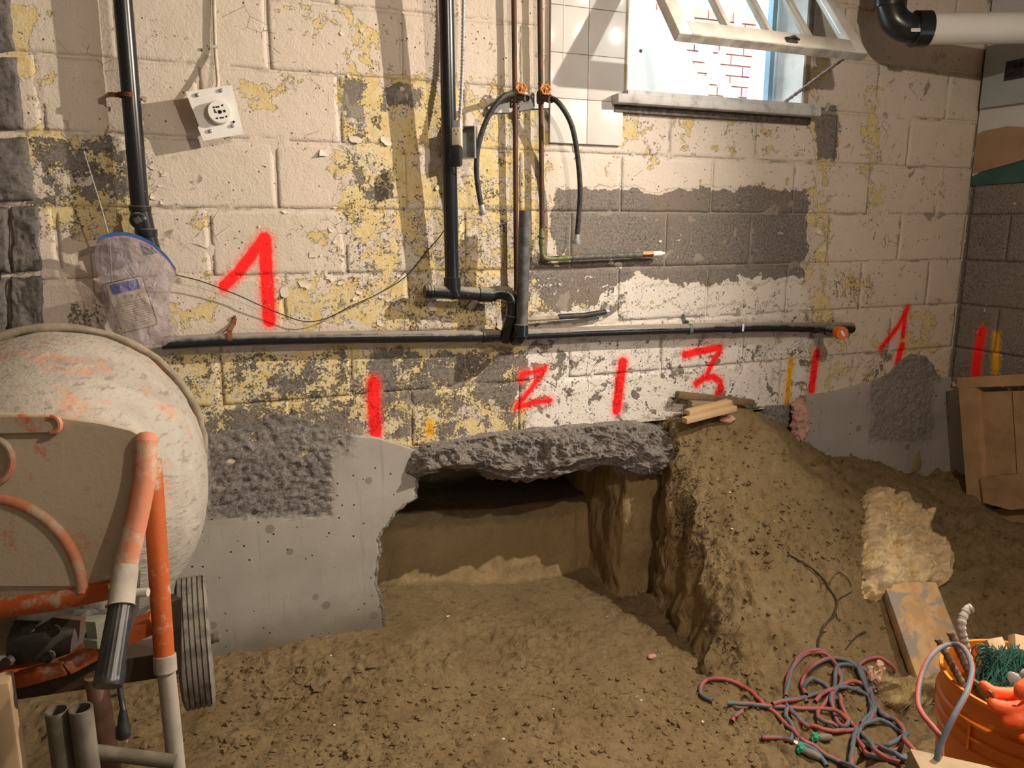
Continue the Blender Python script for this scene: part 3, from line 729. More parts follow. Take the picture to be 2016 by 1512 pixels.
# ---- drain: stack, tee, arm, horizontal run, standpipe, capped stub
hp = [W(318, 676, .047), W(480, 668, .046), W(700, 664, .046), W(975, 661, .046), W(1200, 652, .046), W(1455, 645, .046), W(1600, 645, .046)]
dr = thing('drain_pipe', W(1000, 680, .047), 'black drain pipe run along the wall with tee, standpipe and orange capped stub', 'pipe')
st0, st1 = W(877, -60, .112), W(890, 552, .066)
mb = MB(); mb.tube([st0, st1], .0238, 32); part(mb, 'stack_pipe', ABS, dr, 'tall vertical stack pipe')
mb = MB(); mb.tube([W(890, 546, .066), W(891, 570, .066)], .0285, 32)
mb.tube([W(891, 568, .066), W(898, 584, .066)], [.0285, .023], 32); part(mb, 'tee_socket', ABS, dr)
mb = MB(); mb.tube([W(852, 574, .066), W(975, 581, .066)], .0225, 28); part(mb, 'arm_pipe', ABS2, dr)
ta = W(845, 574, .066); tx = nrm(W(975, 581, .066)-ta)
mb = MB(); mb.lathe([(-.016, .0), (-.016, .021), (-.010, .0225), (-.008, .025), (-.004, .025), (-.003, .0235), (.001, .0235), (.002, .0255), (.008, .0255), (.010, .024)], ta, tx, 30); part(mb, 'cleanout_plug', ABS2, dr)
mb = MB(); ring(mb, W(955, 580, .066), tx, .026, .05); part(mb, 'coupling', ABS, dr)
el = catmull([W(962, 580, .066), W(985, 576, .072), W(1003, 582, .082), W(1011, 600, .092), W(1009, 624, .09), W(1002, 646, .078), W(994, 668, .05)], 6)
mb = MB(); mb.tube(el, .0238, 28); part(mb, 'swept_elbow', ABS2, dr)
for i in (10, 17, 24):
    mb = MB(); ring(mb, el[i], el[i+1]-el[i-1], .0265, .012); part(mb, 'coupling', ABS2, dr)
mb = MB(); mb.tube(catmull(hp, 4), .0203, 28); part(mb, 'horizontal_pipe', ABS2, dr)
for x, wd, r in ((960, .045, .0235), (1010, .06, .0240), (1118, .008, .0212), (1452, .05, .0235)):
    c = W(x, np.interp(x, [318, 480, 700, 975, 1200, 1455, 1600], [676, 668, 664, 661, 652, 645, 645]), .046)
    mb = MB(); ring(mb, c, hp[4]-hp[3], r, wd); part(mb, 'coupling', ABS2, dr)
c = W(1463, 645, .0715); mb = MB(); mb.box(c, (.009, .0015, .030), None); part(mb, 'sticker', STICK, dr, 'small white label')
sp = catmull([W(1012, 662, .046), W(1018, 668, .085), W(1024, 664, .118), W(1026, 640, .130)], 6)
mb = MB(); mb.tube(sp, .0225, 28); ring(mb, sp[2], sp[4]-sp[0], .0262, .02); part(mb, 'standpipe_elbow', ABS2, dr)
s0, s1 = W(1027, 645, .130), W(1034, 415, .130)
mb = MB(); mb.lathe([(0, .0205), (np.linalg.norm(s1-s0), .0205), (np.linalg.norm(s1-s0), .0175), (np.linalg.norm(s1-s0)-.12, .0175)], s0, s1-s0, 32); part(mb, 'standpipe', STUBM, dr, 'open topped grey-black standpipe')
mb = MB(); ring(mb, W(1026, 650, .130), s1-s0, .0250, .042); part(mb, 'coupling', ABS2, dr)
q = catmull([W(1575, 645, .046), W(1600, 645, .048), W(1625, 648, .09), W(1654, 655, .200)], 6)
mb = MB(); mb.tube(q, .0215, 28); part(mb, 'stub_elbow', ABS2, dr)
mb = MB(); mb.tube([W(1600, 645, .040), W(1676, 646, .040)], .0240, 28); part(mb, 'wye_hub', ABS2, dr)
for i in (7, 13): mb = MB(); ring(mb, q[i], q[i+1]-q[i-1], .0250, .016); part(mb, 'coupling', ABS2, dr)
ax = nrm(q[-1]-q[-4]); ORCAP = M('orange_plastic_cap', (0.66, 0.145, 0.02), (0.52, 0.12, 0.03), 0.42, scale=40)
mb = MB(); mb.lathe([(-.012, .0262), (.016, .0262), (.020, .0245), (.021, .0)], q[-1], ax, 32); cp = part(mb, 'end_cap', ORCAP, dr, 'orange plastic end cap')
u_, v_, _ = frame(ax); mb = MB(); mb.box(q[-1]+ax*.0215, (.009, .024, .001), np.stack([nrm(u_+.7*v_), nrm(v_-.7*u_), ax], 1)); part(mb, 'sticker', STICK, cp)
for (xa, ya, xb, yb, m, nm) in ((462, 626, 452, 664, RUSTST, 'rusty perforated strap'), (1345, 622, 1356, 648, M('green_strap', (.05, .17, .12), (.16, .15, .12), .6, .2, scale=90), 'green pipe strap')):
    mb = MB(); t0, t1 = W(xa, ya, .004), W(xb, yb, .046)
    mb.lathe([(-.007, .0208), (-.007, .0222), (.007, .0222), (.007, .0208)], t1, hp[4]-hp[3], 28, False)
    mb.beam(t0, W(xa+.3*(xb-xa), ya+14, .006), .014, .002, (0, 1, 0)); mb.beam(W(xa+.3*(xb-xa), ya+12, .006), W(xb, yb-13, .040), .014, .002, (0, 1, 0))
    mb.lathe([(-.003, .005), (.003, .005)], t0+V(0, -.004, .004), V(0, -1, 0), 6); part(mb, 'strap', m, dr, nm)

# ---- two copper water pipes with valves
def handwheel(c, ax, r, parent):
    u, v, ax = frame(ax); mb = MB(); pts = []
    for k in range(48):
        a = 2*math.pi*k/48; rr = r*(1+0.10*math.cos(6*a)); pts.append(c+rr*(math.cos(a)*u+math.sin(a)*v))
    mb.tube(pts+[pts[0]], r*.20, 8, False)
    for k in range(3):
        a = math.pi*k/3+.3; dd = math.cos(a)*u+math.sin(a)*v; mb.tube([c-dd*r, c+dd*r], r*.12, 6)
    mb.lathe([(-.006, r*.30), (.005, r*.30), (.007, r*.15)], c, ax, 14)
    return part(mb, 'handwheel', ORANGEV, parent, 'orange valve handwheel')
def valve(px, py, parent, off):
    c = W(px, py, off); mb = MB()
    mb.lathe([(-.020, .012), (-.012, .0135), (.012, .0135), (.020, .012)], c, V(0, 0, 1), 16)
    mb.tube([c, c+V(.012, -.05, -.012)], [.012, .011], 16)
    mb.lathe([(0, .0085), (.030, .0085), (.030, .0105), (.036, .0105), (.036, .006), (.05, .005)], c, nrm(V(-.05, -1, .42)), 14)
    part(mb, 'valve_body', DARKST, parent)
    mb = MB(); e = c+V(.012, -.05, -.012); mb.lathe([(-.006, .0125), (.008, .0125), (.008, .0095), (-.004, .0095)], e, nrm(V(.2, -1, -.2)), 18); part(mb, 'outlet', DARKST, parent)
    handwheel(c+nrm(V(-.05, -1, .42))*.05, V(-.05, -1, .30), .0165, parent)
wp1 = thing('water_pipe', W(1016, 600, .03), 'copper water pipe with orange handwheel, the left of the two beside the tiles', 'pipe', 'copper water pipes')
mb = MB(); mb.tube([W(1011, -60, .034), W(1014, 200, .034), W(1017, 618, .030)], .0088, 18); part(mb, 'pipe', COPPER, wp1)
mb = MB(); mb.tube(catmull([W(1017, 610, .030), W(1018, 625, .032), W(1032, 629, .034), W(1105, 625, .034)], 5), .0080, 16); part(mb, 'branch', M('beige_painted_pipe', (.36, .31, .24), (.22, .18, .13), .6, scale=50), wp1)
mb = MB(); mb.tube([W(1100, 624, .034), W(1150, 621, .034), W(1192, 614, .034)], .0105, 16); part(mb, 'rubber_sleeve', RUBBER, wp1)
mb = MB(); mb.tube([W(1190, 614, .034), W(1199, 613, .034)], .006, 12); part(mb, 'end_fitting', STEEL, wp1)
valve(1017, 190, wp1, .036)
wp2 = thing('water_pipe', W(1067, 512, .03), 'copper water pipe ending in a sideways stub with a white tip', 'pipe', 'copper water pipes')
mb = MB(); mb.tube([W(1062, -60, .036), W(1065, 200, .036), W(1067, 455, .036)], .0088, 18); part(mb, 'pipe', COPPER, wp2)
mb = MB(); mb.tube(catmull([W(1066, 450, .036), W(1067, 490, .036), W(1072, 507, .037), W(1092, 509, .038), W(1128, 507, .038)], 5), .0092, 18)
ring(mb, W(1066.5, 466, .036), V(0, 0, 1), .0150, .010); ring(mb, W(1066.5, 478, .036), V(0, 0, 1), .0115, .018); part(mb, 'union_elbow', GREENC, wp2, 'green corroded union and elbow')
mb = MB(); mb.tube([W(1125, 507, .038), W(1268, 501, .038)], .0105, 18); part(mb, 'grey_sleeve', M('grey_pipe_sleeve', (.075, .073, .068), (.15, .14, .125), .6, scale=70), wp2)
mb = MB(); mb.tube([W(1264, 501, .038), W(1284, 500, .038)], .0125, 6); part(mb, 'copper_fitting', M('bright_copper', (.36, .14, .065), (.22, .09, .05), .4, .8, scale=50), wp2)
mb = MB(); mb.tube([W(1283, 500, .038), W(1302, 499, .038)], .0100, 14); mb.tube([W(1302, 499, .038), W(1307, 499, .038)], .006, 10); part(mb, 'white_tip', TAPE, wp2, 'white taped tip')
valve(1064, 192, wp2, .040)
mb = MB(); mb.prism([W(960, 212, .012), W(985, 190, .012), W(1012, 180, .012), W(1092, 185, .012), W(1092, 212, .012), W(1050, 214, .012), W(1000, 222, .012), W(966, 222, .012)], (0, .006, 0)); part(mb, 'bracket', STEEL, wp1, 'galvanised wall bracket')
# hoses
def hose(pts, label, endpx):
    c = catmull(pts, 8); o = thing('washer_hose', c[-1], label, 'hose', 'black washer hoses')
    mb = MB(); mb.tube(c, .0088, 14); part(mb, 'hose', RUBBER, o)
    mb = MB(); d = nrm(c[-1]-c[-3]); mb.lathe([(-.022, .0098), (-.004, .0098), (-.003, .0135), (.010, .0142), (.012, .0130), (.012, .006)], c[-1], d, 16); part(mb, 'end_fitting', STEEL, o, 'silver end fitting')
    mb = MB(); d = nrm(c[0]-c[2]); mb.lathe([(-.012, .0105), (.010, .0115), (.012, .009)], c[0], d, 14); part(mb, 'coupling', DARKST, o)
hose([W(1014, 183, .066), W(988, 192, .10), W(960, 232, .10), W(942, 285, .085), W(938, 335, .075), W(943, 380, .07), W(950, 416, .068)], 'black rubber hose hanging in an arc left of the copper pipes', 0)
hose([W(1078, 190, .070), W(1100, 203, .105), W(1124, 243, .11), W(1136, 300, .10), W(1142, 370, .095), W(1139, 430, .09), W(1135, 474, .088)], 'black rubber hose hanging in an arc right of the copper pipes', 0)

# ---- armoured cable, open junction box, adapter and its lead
jb = thing('junction_box', W(915, 312, .06), 'open metal junction box with a dangling ivory outlet beside the stack pipe', 'junction box')
cp_ = catmull([W(914, -60, .05), W(912, 60, .055), W(910, 150, .06), W(905, 248, .075)], 60); rr = [.0062+.0011*math.sin(i*1.35) for i in range(len(cp_))]
mb = MB(); mb.tube(cp_, rr, 12); part(mb, 'armoured_cable', STEEL, jb, 'ribbed steel armoured cable')
mb = MB(); mb.lathe([(-.012, .009), (.008, .009), (.008, .012), (.012, .012)], W(905, 246, .075), V(0, 0, -1), 14); part(mb, 'cable_clamp', STEEL, jb)
# box frame: turned to the left
bx = nrm(V(-.55, -.83, .0)); by = nrm(np.cross(V(0, 0, 1), bx)); Rb = np.stack([by, bx, V(0, 0, 1)], 1)
bc = W(922, 281, .070)
def jbx(c, s, bev=0): return MB().box(bc+Rb@np.array(c), s, Rb, bev)
mb = MB(); Wd, Dp, Hh = .052, .042, .098
for c, s in (((0, -Dp/2, 0), (Wd, .002, Hh)), ((-Wd/2, 0, 0), (.002, Dp, Hh)), ((Wd/2, 0, 0), (.002, Dp, Hh)), ((0, 0, Hh/2), (Wd, Dp, .002)), ((0, 0, -Hh/2), (Wd, Dp, .002))):
    mb.box(bc+Rb@np.array(c), s, Rb)
part(mb, 'box_shell', STEEL, jb)
rc = W(900, 272, .118)
mb = MB(); mb.box(rc, (.032, .022, .066), Rb, .004); rp = part(mb, 'receptacle', IVORY, jb, 'ivory duplex outlet')
mb = MB(); mb.box(rc+Rb@np.array((0, .009, 0)), (.016, .002, .106), Rb); part(mb, 'mounting_strap', STEEL, jb)
mb = MB()
for dz in (.018,):
    for dx in (-.006, .006): mb.box(rc+Rb@np.array((dx, .0112, dz+.004)), (.002, .001, .008), Rb)
    mb.lathe([(-.001, .0025), (.0008, .0025)], rc+Rb@np.array((0, .0112, dz-.007)), bx, 10)
part(mb, 'slot', VOID, rp)
mb = MB(); ac = W(897, 307, .142); mb.box(ac, (.040, .030, .066), Rb, .008)
pa = top(mb, 'power_adapter', BLACK, 'black plug-in power adapter hanging from the ivory outlet', 'adapter')
lead = catmull([ac+V(0, 0, -.035), W(898, 350, .09), W(896, 375, .085), W(891, 400, .085), W(886, 430, .07), W(870, 460, .05), W(845, 490, .03), W(800, 543, .022), W(745, 578, .03), W(690, 603, .035), W(645, 626, .030), W(600, 633, .028), W(545, 615, .028), W(505, 598, .03), W(470, 582, .03), W(400, 555, .04), W(346, 541, .06)], 10)
mb = MB(); mb.tube(lead, .0017, 6); ld = top(mb, 'antenna_lead', M('thin_dark_wire', (.03, .026, .022), None, .6), 'thin dark wire sagging across the wall from adapter to bagged radio', 'wire')
mb = MB(); mb.tube([W(891, 390, .086), W(890, 407, .085)], .0072, 12); part(mb, 'ferrite', DARKST, ld, 'small grey bead on the wire')

# ---- range outlet on a white plate
oc = W(424, 222, .07); ox = nrm(W(458, 172, .07)-W(373, 180, .07)); oz = nrm(W(373, 180, .07)-W(392, 272, .07)); oz = nrm(oz-ox*np.dot(ox, oz)); oy = np.cross(oz, ox)
Ro = np.stack([ox, oy, oz], 1)
op = thing('wall_outlet', oc+V(0, 0, -.07), 'white square plate with a round range outlet hanging from a cable', 'outlet')
def loc(x, y, z): return oc+Ro@np.array((x, y, z))
pl = [(-.066, .064), (.062, .070), (.064, -.066), (-.050, -.072), (-.056, -.034), (-.052, -.030)]
mb = MB(); mb.prism([loc(x, 0, z) for x, z in pl], Ro@np.array((0, .004, 0))); part(mb, 'plate', WHITEP, op)
sgn = -1 if (Ro@np.array((0, 1, 0)))[1] > 0 else 1       # direction towards the room
def lf(x, d, z): return loc(x, sgn*d, z)
fr = nrm(lf(0, 1, 0)-loc(0, 0, 0)); dc = lf(.010, 0, -.001)
mb = MB(); mb.lathe([(-.002, .033), (.022, .0315), (.024, .030), (.024, 0)], dc, fr, 40); rf = part(mb, 'round_receptacle', WHITEP, op)
mb = MB(); mb.lathe([(-.05, .040), (-.002, .040)], dc, fr, 30); part(mb, 'barrel', DARKST, op)
def slot(x, z, w_, h_):
    mb = MB(); mb.box(lf(.010+x, .0245, -.001+z), (w_, .0012, h_), Ro); part(mb, 'slot', VOID, rf)
slot(-.002, .013, .010, .004); slot(.003, -.017, .011, .004); slot(.014, .0, .006, .007); slot(-.0115, .003, .003, .009); slot(-.010, -.001, .006, .003)
mb = MB(); mb.lathe([(-.001, .0048), (.0012, .0048)], lf(.012, .024, -.002), fr, 16); mb.box(lf(.009, .0245, -.002), (.004, .0014, .0095), Ro); part(mb, 'ground_slot', VOID, rf)
for x, z in ((-.012, .013), (.012, .016), (-.010, -.017), (.016, -.015)):
    mb = MB(); mb.lathe([(-.001, .0026), (.0012, .0026)], lf(.010+x, .024, -.001+z), fr, 10); part(mb, 'screw_hole', VOID, rf)
for x, z in ((-.036, .052), (.030, .058), (-.024, -.048), (.040, -.040)):
    mb = MB(); mb.lathe([(0, .0055), (.004, .0055), (.006, .003)], lf(x, .002, z), fr, 8); part(mb, 'screw', STEEL, op)
mb = MB(); mb.lathe([(0, .0035), (.0012, .0035)], lf(.044, .003, -.030), fr, 10); part(mb, 'hole', VOID, op)
mb = MB(); mb.tube(catmull([W(420, -60, .012), W(423, 60, .014), W(425, 110, .020), W(429, 168, .055), lf(.006, -.01, .060)], 8), .0052, 12); part(mb, 'cable', M('cream_cable', (.60, .53, .44), (.48, .42, .34), .6, scale=30), op, 'cream cable')
mb = MB(); mb.box(W(423, 92, .020), (.016, .006, .007)); part(mb, 'cable_clip', STEEL, op)

# ---- freezer bag with a pocket radio inside
BAGOFF = .10
t = NT('clear_plastic_film'); tr = t.n('ShaderNodeBsdfTransparent'); tr.inputs[0].default_value = (.90, .87, .90, 1); mx = t.n('ShaderNodeMixShader')
lw = t.n('ShaderNodeLayerWeight'); lw.inputs[0].default_value = .30
wr = t.noise(t.oc(), 20, 6, .6, 2.2)
bn = t.bump(wr, 0.85, .03); t.l(bn, lw.inputs['Normal'])
t.l(t.math('ADD', t.math('MULTIPLY', lw.outputs['Facing'], .50), 0.17, clamp=True), mx.inputs[0]); t.l(tr.outputs[0], mx.inputs[1]); t.l(t.b.outputs[0], mx.inputs[2]); t.l(mx.outputs[0], t.out.inputs[0])
FILM = t.done((.70, .64, .68), .12, 0, bn, .9)
outl = [(188,492),(200,468),(248,462),(292,478),(326,506),(345,532),(338,560),(333,600),(340,632),(352,655),(322,680),(282,688),(246,672),(222,650),(206,612),(196,560),(186,512)]
oc_ = np.array([[W(x, y, BAGOFF)[0], W(x, y, BAGOFF)[2]] for x, y in outl]); cen = oc_.mean(0)
bagc = V(cen[0], -BAGOFF, oc_[:, 1].min())
bag = thing('plastic_bag', bagc, 'clear zip-top plastic bag hanging on the wall with a radio inside', 'bag')
rings_n = 9; nout = 68
pl2 = catmull([np.append(p, 0) for p in oc_]+[np.append(oc_[0], 0)], 4); pl2 = np.array(pl2)[:-1, :2]
vs_, fs = [], []
for side in (1, -1):
    b0 = len(vs_)
    for r in range(rings_n+1):
        s = 1-r/rings_n
        for p in pl2:
            q2 = cen+(p-cen)*s; dep = .034*math.sqrt(max(0, 1-s**2.2)); vs_.append([q2[0], -BAGOFF-side*dep*(1.0 if side > 0 else .8), q2[1]])
    N = len(pl2)
    for r in range(rings_n):
        for k in range(N):
            a = b0+r*N+k; b = b0+r*N+(k+1) % N; fs.append((a, b, b+N, a+N))
B = np.array(vs_); wr_ = np.stack([fbm(B, 30, 3), fbm(B+3, 30, 3), fbm(B+7, 30, 3)], 1); B += wr_*np.array([.004, .010, .004])
mb = MB(); mb.v = [tuple(p) for p in B]; mb.f = fs; part(mb, 'film', FILM, bag, smooth=60)
zp = [W(x, y, BAGOFF) for x, y in ((194,471),(216,463),(250,461),(290,475),(325,503),(346,531))]; zc_ = catmull(zp, 8)
def strip(pts, h, dz): 
    mb = MB(); n = len(pts)
    mb.add([p+V(0, -.004, dz+h/2) for p in pts]+[p+V(0, -.004, dz-h/2) for p in pts]+[p+V(0, .004, dz-h/2) for p in pts]+[p+V(0, .004, dz+h/2) for p in pts],
           [(r*n+i, r*n+i+1, ((r+1) % 4)*n+i+1, ((r+1) % 4)*n+i) for r in range(4) for i in range(n-1)]); return mb
part(strip(zc_, .011, .0), 'zip_strip', M('blue_zip_plastic', (.035, .10, .30), (.05, .14, .38), .35, scale=30, spec=.5), bag, 'blue zip closure')
part(strip(zc_, .005, -.008), 'pink_seal', M('pink_zip_plastic', (.50, .20, .25), None, .4), bag, 'pink inner seal')
# radio
rq = [W(207, 558, .105), W(285, 541, .105), W(305, 641, .105), W(238, 658, .105)]
rc = sum(rq)/4; rx = nrm((rq[1]-rq[0])+(rq[2]-rq[3])); rz = nrm((rq[0]-rq[3])+(rq[1]-rq[2])); rz = nrm(rz-rx*np.dot(rx, rz)); ry = np.cross(rz, rx); Rr = np.stack([rx, ry, rz], 1)
rw, rh = .5*(np.linalg.norm(rq[1]-rq[0])+np.linalg.norm(rq[2]-rq[3])), .5*(np.linalg.norm(rq[0]-rq[3])+np.linalg.norm(rq[1]-rq[2]))
rad = thing('pocket_radio', rc-rz*rh/2, 'cream and dark pocket radio with blue display inside the plastic bag', 'radio')
def rl(x, y, z): return rc+Rr@np.array((x, y, z))
RADC = M('cream_radio_face', (.56, .49, .38), (.48, .42, .33), .45, scale=20); RADG = M('radio_print', (.26, .215, .16), None, .6)
mb = MB(); mb.box(rl(0, .013, 0), (rw, .026, rh), Rr, .006); part(mb, 'case', BLACK, rad)
mb = MB(); mb.box(rl(0, -.002, 0), (rw*.97, .006, rh*.97), Rr, .003); fc = part(mb, 'front', RADC, rad)
t = NT('blue_lcd'); t.b.inputs['Emission Color'].default_value = (.06, .10, .55, 1); t.b.inputs['Emission Strength'].default_value = .12; LCD = t.done((.03, .05, .22), .2, 0, None, .5)
mb = MB(); mb.box(rl(.0, -.0055, rh*.36), (rw*.74, .002, rh*.19), Rr); part(mb, 'display', LCD, rad, 'blue lcd display')
for k in range(11):
    mb = MB(); mb.box(rl(.002, -.0053, rh*(.06-.046*k)), (rw*.74, .0008, rh*.014), Rr); part(mb, 'grille_slot', RADG, fc)
for k in range(4): 
    mb = MB(); mb.lathe([(0, .003), (.0015, .003)], rl(rw*(-.24+.17*k), -.005, rh*.17), -ry if ry[1] > 0 else ry, 10); part(mb, 'button', RADG, fc)
mb = MB(); mb.tube([rl(-.03, .012, rh*.5), W(215, 468, .10), W(200, 410, .11), W(165, 297, .13)], [.0022, .0022, .0018, .0012], 8); part(mb, 'antenna', STEEL, rad, 'thin telescopic antenna rod')

# =================================================================== WINDOW, TILES, RIGHT CORNER
WOODW = M('white_painted_wood', (.66, .64, .60), (.56, .53, .48), .5, scale=14, bump=.25, bscale=25)
DIRTYW = M('grimy_painted_wood', (.30, .28, .26), (.50, .48, .45), .6, scale=12, bump=.3, bscale=40)
SILLW = M('worn_sill_paint', (.55, .55, .56), (.30, .28, .27), .6, scale=18, lo=.45, hi=.75, bump=.2)
t = NT('window_glass'); tr = t.n('ShaderNodeBsdfTransparent'); tr.inputs[0].default_value = (.93, .97, .98, 1); gl = t.n('ShaderNodeBsdfGlossy'); gl.inputs['Roughness'].default_value = .05
mx = t.n('ShaderNodeMixShader'); mx.inputs[0].default_value = .10; t.l(tr.outputs[0], mx.inputs[1]); t.l(gl.outputs[0], mx.inputs[2]); t.l(mx.outputs[0], t.out.inputs[0]); GLASS = t.m
x0, x1, z0, z1 = WIN
win = thing('window_1', ((x0+x1)/2, .1, z0), 'small basement window with white sash tilted open inwards', None, None, 'structure')
mb = MB()
mb.box(((x0+.012), .09, (z0+z1)/2), (.024, .20, z1-z0)); mb.box((x1-.012, .09, (z0+z1)/2), (.024, .20, z1-z0)); mb.box(((x0+x1)/2, .09, z1-.012), (x1-x0, .20, .024)); part(mb, 'window_frame', WOODW, win)
mb = MB(); mb.box(((x0+x1)/2, .07, z0+.008), (x1-x0, .26, .026)); mb.box(((x0+x1)/2-.005, -.034, z0-.008), (x1-x0+.075, .062, .032), None, .005); part(mb, 'window_sill', SILLW, win)
mb = MB(); mb.box(((x0+x1)/2-.005, -.012, z0-.036), (x1-x0+.05, .02, .026)); part(mb, 'sill_apron', DARKST, win)
mb = MB(); mb.box((x0+.006, -.006, (z0+z1)/2), (.022, .018, z1-z0)); mb.box((x1-.004, -.006, (z0+z1)/2), (.020, .018, z1-z0)); part(mb, 'casing', M('brown_stained_casing', (.22, .14, .085), (.36, .28, .20), .7, scale=10), win)
mb = MB(); mb.box((x1-.075, .13, (z0+z1)/2), (.022, .03, z1-z0-.03)); mb.box((x1-.045, .16, (z0+z1)/2), (.008, .03, z1-z0-.03)); part(mb, 'storm_frame', M('blue_grey_aluminium', (.20, .33, .42), (.26, .38, .46), .45, .2, scale=8), win)
# sash, hinged at the top and swung into the room
hx0, hx1 = x0+.028, x1-.015; hy, hz = -.005, z1-.012; sl_ = .485; ang = math.asin(.300/sl_)
sd = V(0, -math.sin(ang), -math.cos(ang)); sn = V(0, -math.cos(ang), math.sin(ang)); sxv = V(1, 0, 0)
Rs = np.stack([sxv, sd, np.cross(sxv, sd)], 1)
def sbox(mb, xa, xb, da, db, th=.036, bev=.003, lift=0):
    mb.box(V((xa+xb)/2, hy, hz)+sd*((da+db)/2)+sn*lift, (xb-xa, db-da, th), Rs, bev)
sash = thing('window_sash', V((hx0+hx1)/2, hy, hz)+sd*sl_, 'white four-pane window sash swung open into the room', 'window sash')
mb = MB(); sbox(mb, hx0, hx0+.052, 0, sl_); part(mb, 'stile', WOODW, sash); mb = MB(); sbox(mb, hx1-.052, hx1, 0, sl_); part(mb, 'stile', WOODW, sash)
mb = MB(); sbox(mb, hx0+.052, hx1-.052, sl_-.062, sl_); part(mb, 'bottom_rail', WOODW, sash); mb = MB(); sbox(mb, hx0+.052, hx1-.052, 0, .05); part(mb, 'top_rail', WOODW, sash)
mb = MB(); sbox(mb, hx0, hx1, sl_, sl_+.004, .03, 0); part(mb, 'bare_edge', DIRTYW, sash, 'worn unpainted lower edge')
pw = (hx1-hx0-.104)/4
for k in range(1, 4):
    mb = MB(); xm = hx0+.052+pw*k; sbox(mb, xm-.009, xm+.009, .05, sl_-.062, .028); sbox(mb, xm-.014, xm+.014, .05, sl_-.062, .010, .001); part(mb, 'muntin', WOODW, sash)
for k in range(4):
    mb = MB(); sbox(mb, hx0+.052+pw*k+.004, hx0+.052+pw*(k+1)-.004, .046, sl_-.058, .003, 0); part(mb, 'pane', GLASS, sash)
mb = MB(); lc = V(hx0+.46, hy, hz)+sd*(sl_-.018)+sn*.022; mb.box(lc, (.045, .024, .006), Rs, .002); mb.tube([lc+sn*.006+V(-.018, 0, 0), lc+sn*.016, lc+sn*.004+V(.03, 0, .0)], .004, 8); part(mb, 'latch', DARKST, sash, 'old metal latch')
mb = MB(); r0, r1 = V(hx1-.065, hy, hz)+sd*(sl_-.01), V(x1-.105, .02, z0+.02); dd = r1-r0; pts = [r0+dd*s for s in np.linspace(0, 1, 60)]
mb.tube(pts, [.0062+.0012*math.sin(i*1.6) for i in range(60)], 10); top(mb, 'prop_rod', M('twisted_rusty_rod', (.16, .12, .11), (.27, .21, .18), .6, .4, scale=60), 'twisted steel rod propping the window sash open', 'rod')

# ---- outside the window
OUTW = M('weathered_white_board', (.80, .80, .78), (.74, .74, .72), .6, scale=5)
mb = MB(); o0 = .42
mb.prism([V(1.25, o0, 1.70), V(2.42, o0+.10, 1.70), V(2.30, o0+.09, 1.92), V(1.98, o0+.06, 2.36), V(1.25, o0, 2.335)], (0, .03, 0))
ob = top(mb, 'foam_board', OUTW, 'bright white board leaning outside the window', 'board')
for p in ((1.60, 2.18), (1.82, 2.18)):
    mb = MB(); mb.lathe([(0, .008), (.004, .006)], V(p[0], o0+.02, p[1]), V(0, -1, 0), 8); part(mb, 'screw', DARKST, ob)
mb = MB(); mb.prism([V(2.52, .62, 1.7), V(2.82, .62, 1.7), V(2.82, .62, 2.62), V(2.60, .62, 2.62)], (0, .03, 0)); top(mb, 'foam_board', OUTW, 'tall white board standing outside at the right of the window', 'board')
mb = MB(); mb.beam(V(2.02, .56, 2.50), V(2.48, .50, 1.86), .03, .045, (0, 1, 0)); top(mb, 'timber_batten', OUTW, 'white batten slanting down to the right outside the window', 'batten', 'crossed battens outside')
mb = MB(); mb.beam(V(2.58, .60, 2.62), V(2.24, .60, 2.05), .02, .035, (0, 1, 0)); top(mb, 'timber_batten', M('grey_slat', (.42, .46, .48), (.55, .58, .60), .6, scale=9), 'grey batten slanting down to the left outside the window', 'batten', 'crossed battens outside')
bwl = thing('brick_wall', (3.4, 2.4, 1.6), 'red brick house wall outside the window', 'wall')
mb = MB(); mb.box((3.6, 2.46, 2.6), (3.2, .10, 2.4)); part(mb, 'mortar', M('pale_mortar', (.62, .56, .52), None, .9), bwl)
BRK = [M('brick_red', (.42, .17, .13), (.50, .24, .18), .85, scale=20), M('brick_dark', (.22, .13, .15), (.30, .18, .19), .85, scale=20), M('brick_orange', (.50, .24, .16), (.44, .19, .14), .85, scale=20)]
bm_ = MB().box((0, 0, 0), (.206, .05, .062)); me_b = []
for i in range(3):
    o = bm_.build('brick', BRK[i]); me_b.append(o.data); bpy.data.objects.remove(o)
for r in range(16):
    for c in range(13):
        x = 2.25+c*.217+(.108 if r % 2 else 0); z = 1.85+r*.073
        o = bpy.data.objects.new('brick', me_b[random.choice((0, 0, 1, 2, 2))]); COL.objects.link(o); o.parent = bwl; o.location = (x-3.4, 2.2-2.2, z-1.6)
fn = thing('fence', (2.0, 1.5, 1.7), 'dark metal bar fence outside the window', 'fence')
for k in range(9):
    mb = MB(); mb.tube([V(1.35+.13*k, 1.5, 1.7), V(1.35+.13*k, 1.5, 3.1)], .011, 8); part(mb, 'bar', M('fence_bar', (.16, .17, .24), None, .5) if k == 0 else bpy.data.materials['fence_bar'], fn)
for z in (1.85, 3.0): mb = MB(); mb.box((1.87, 1.5, z), (1.15, .02, .03)); part(mb, 'rail', bpy.data.materials['fence_bar'], fn)
LEAF = M('hedge_leaves', (.10, .33, .06), (.20, .50, .16), .6, scale=9)
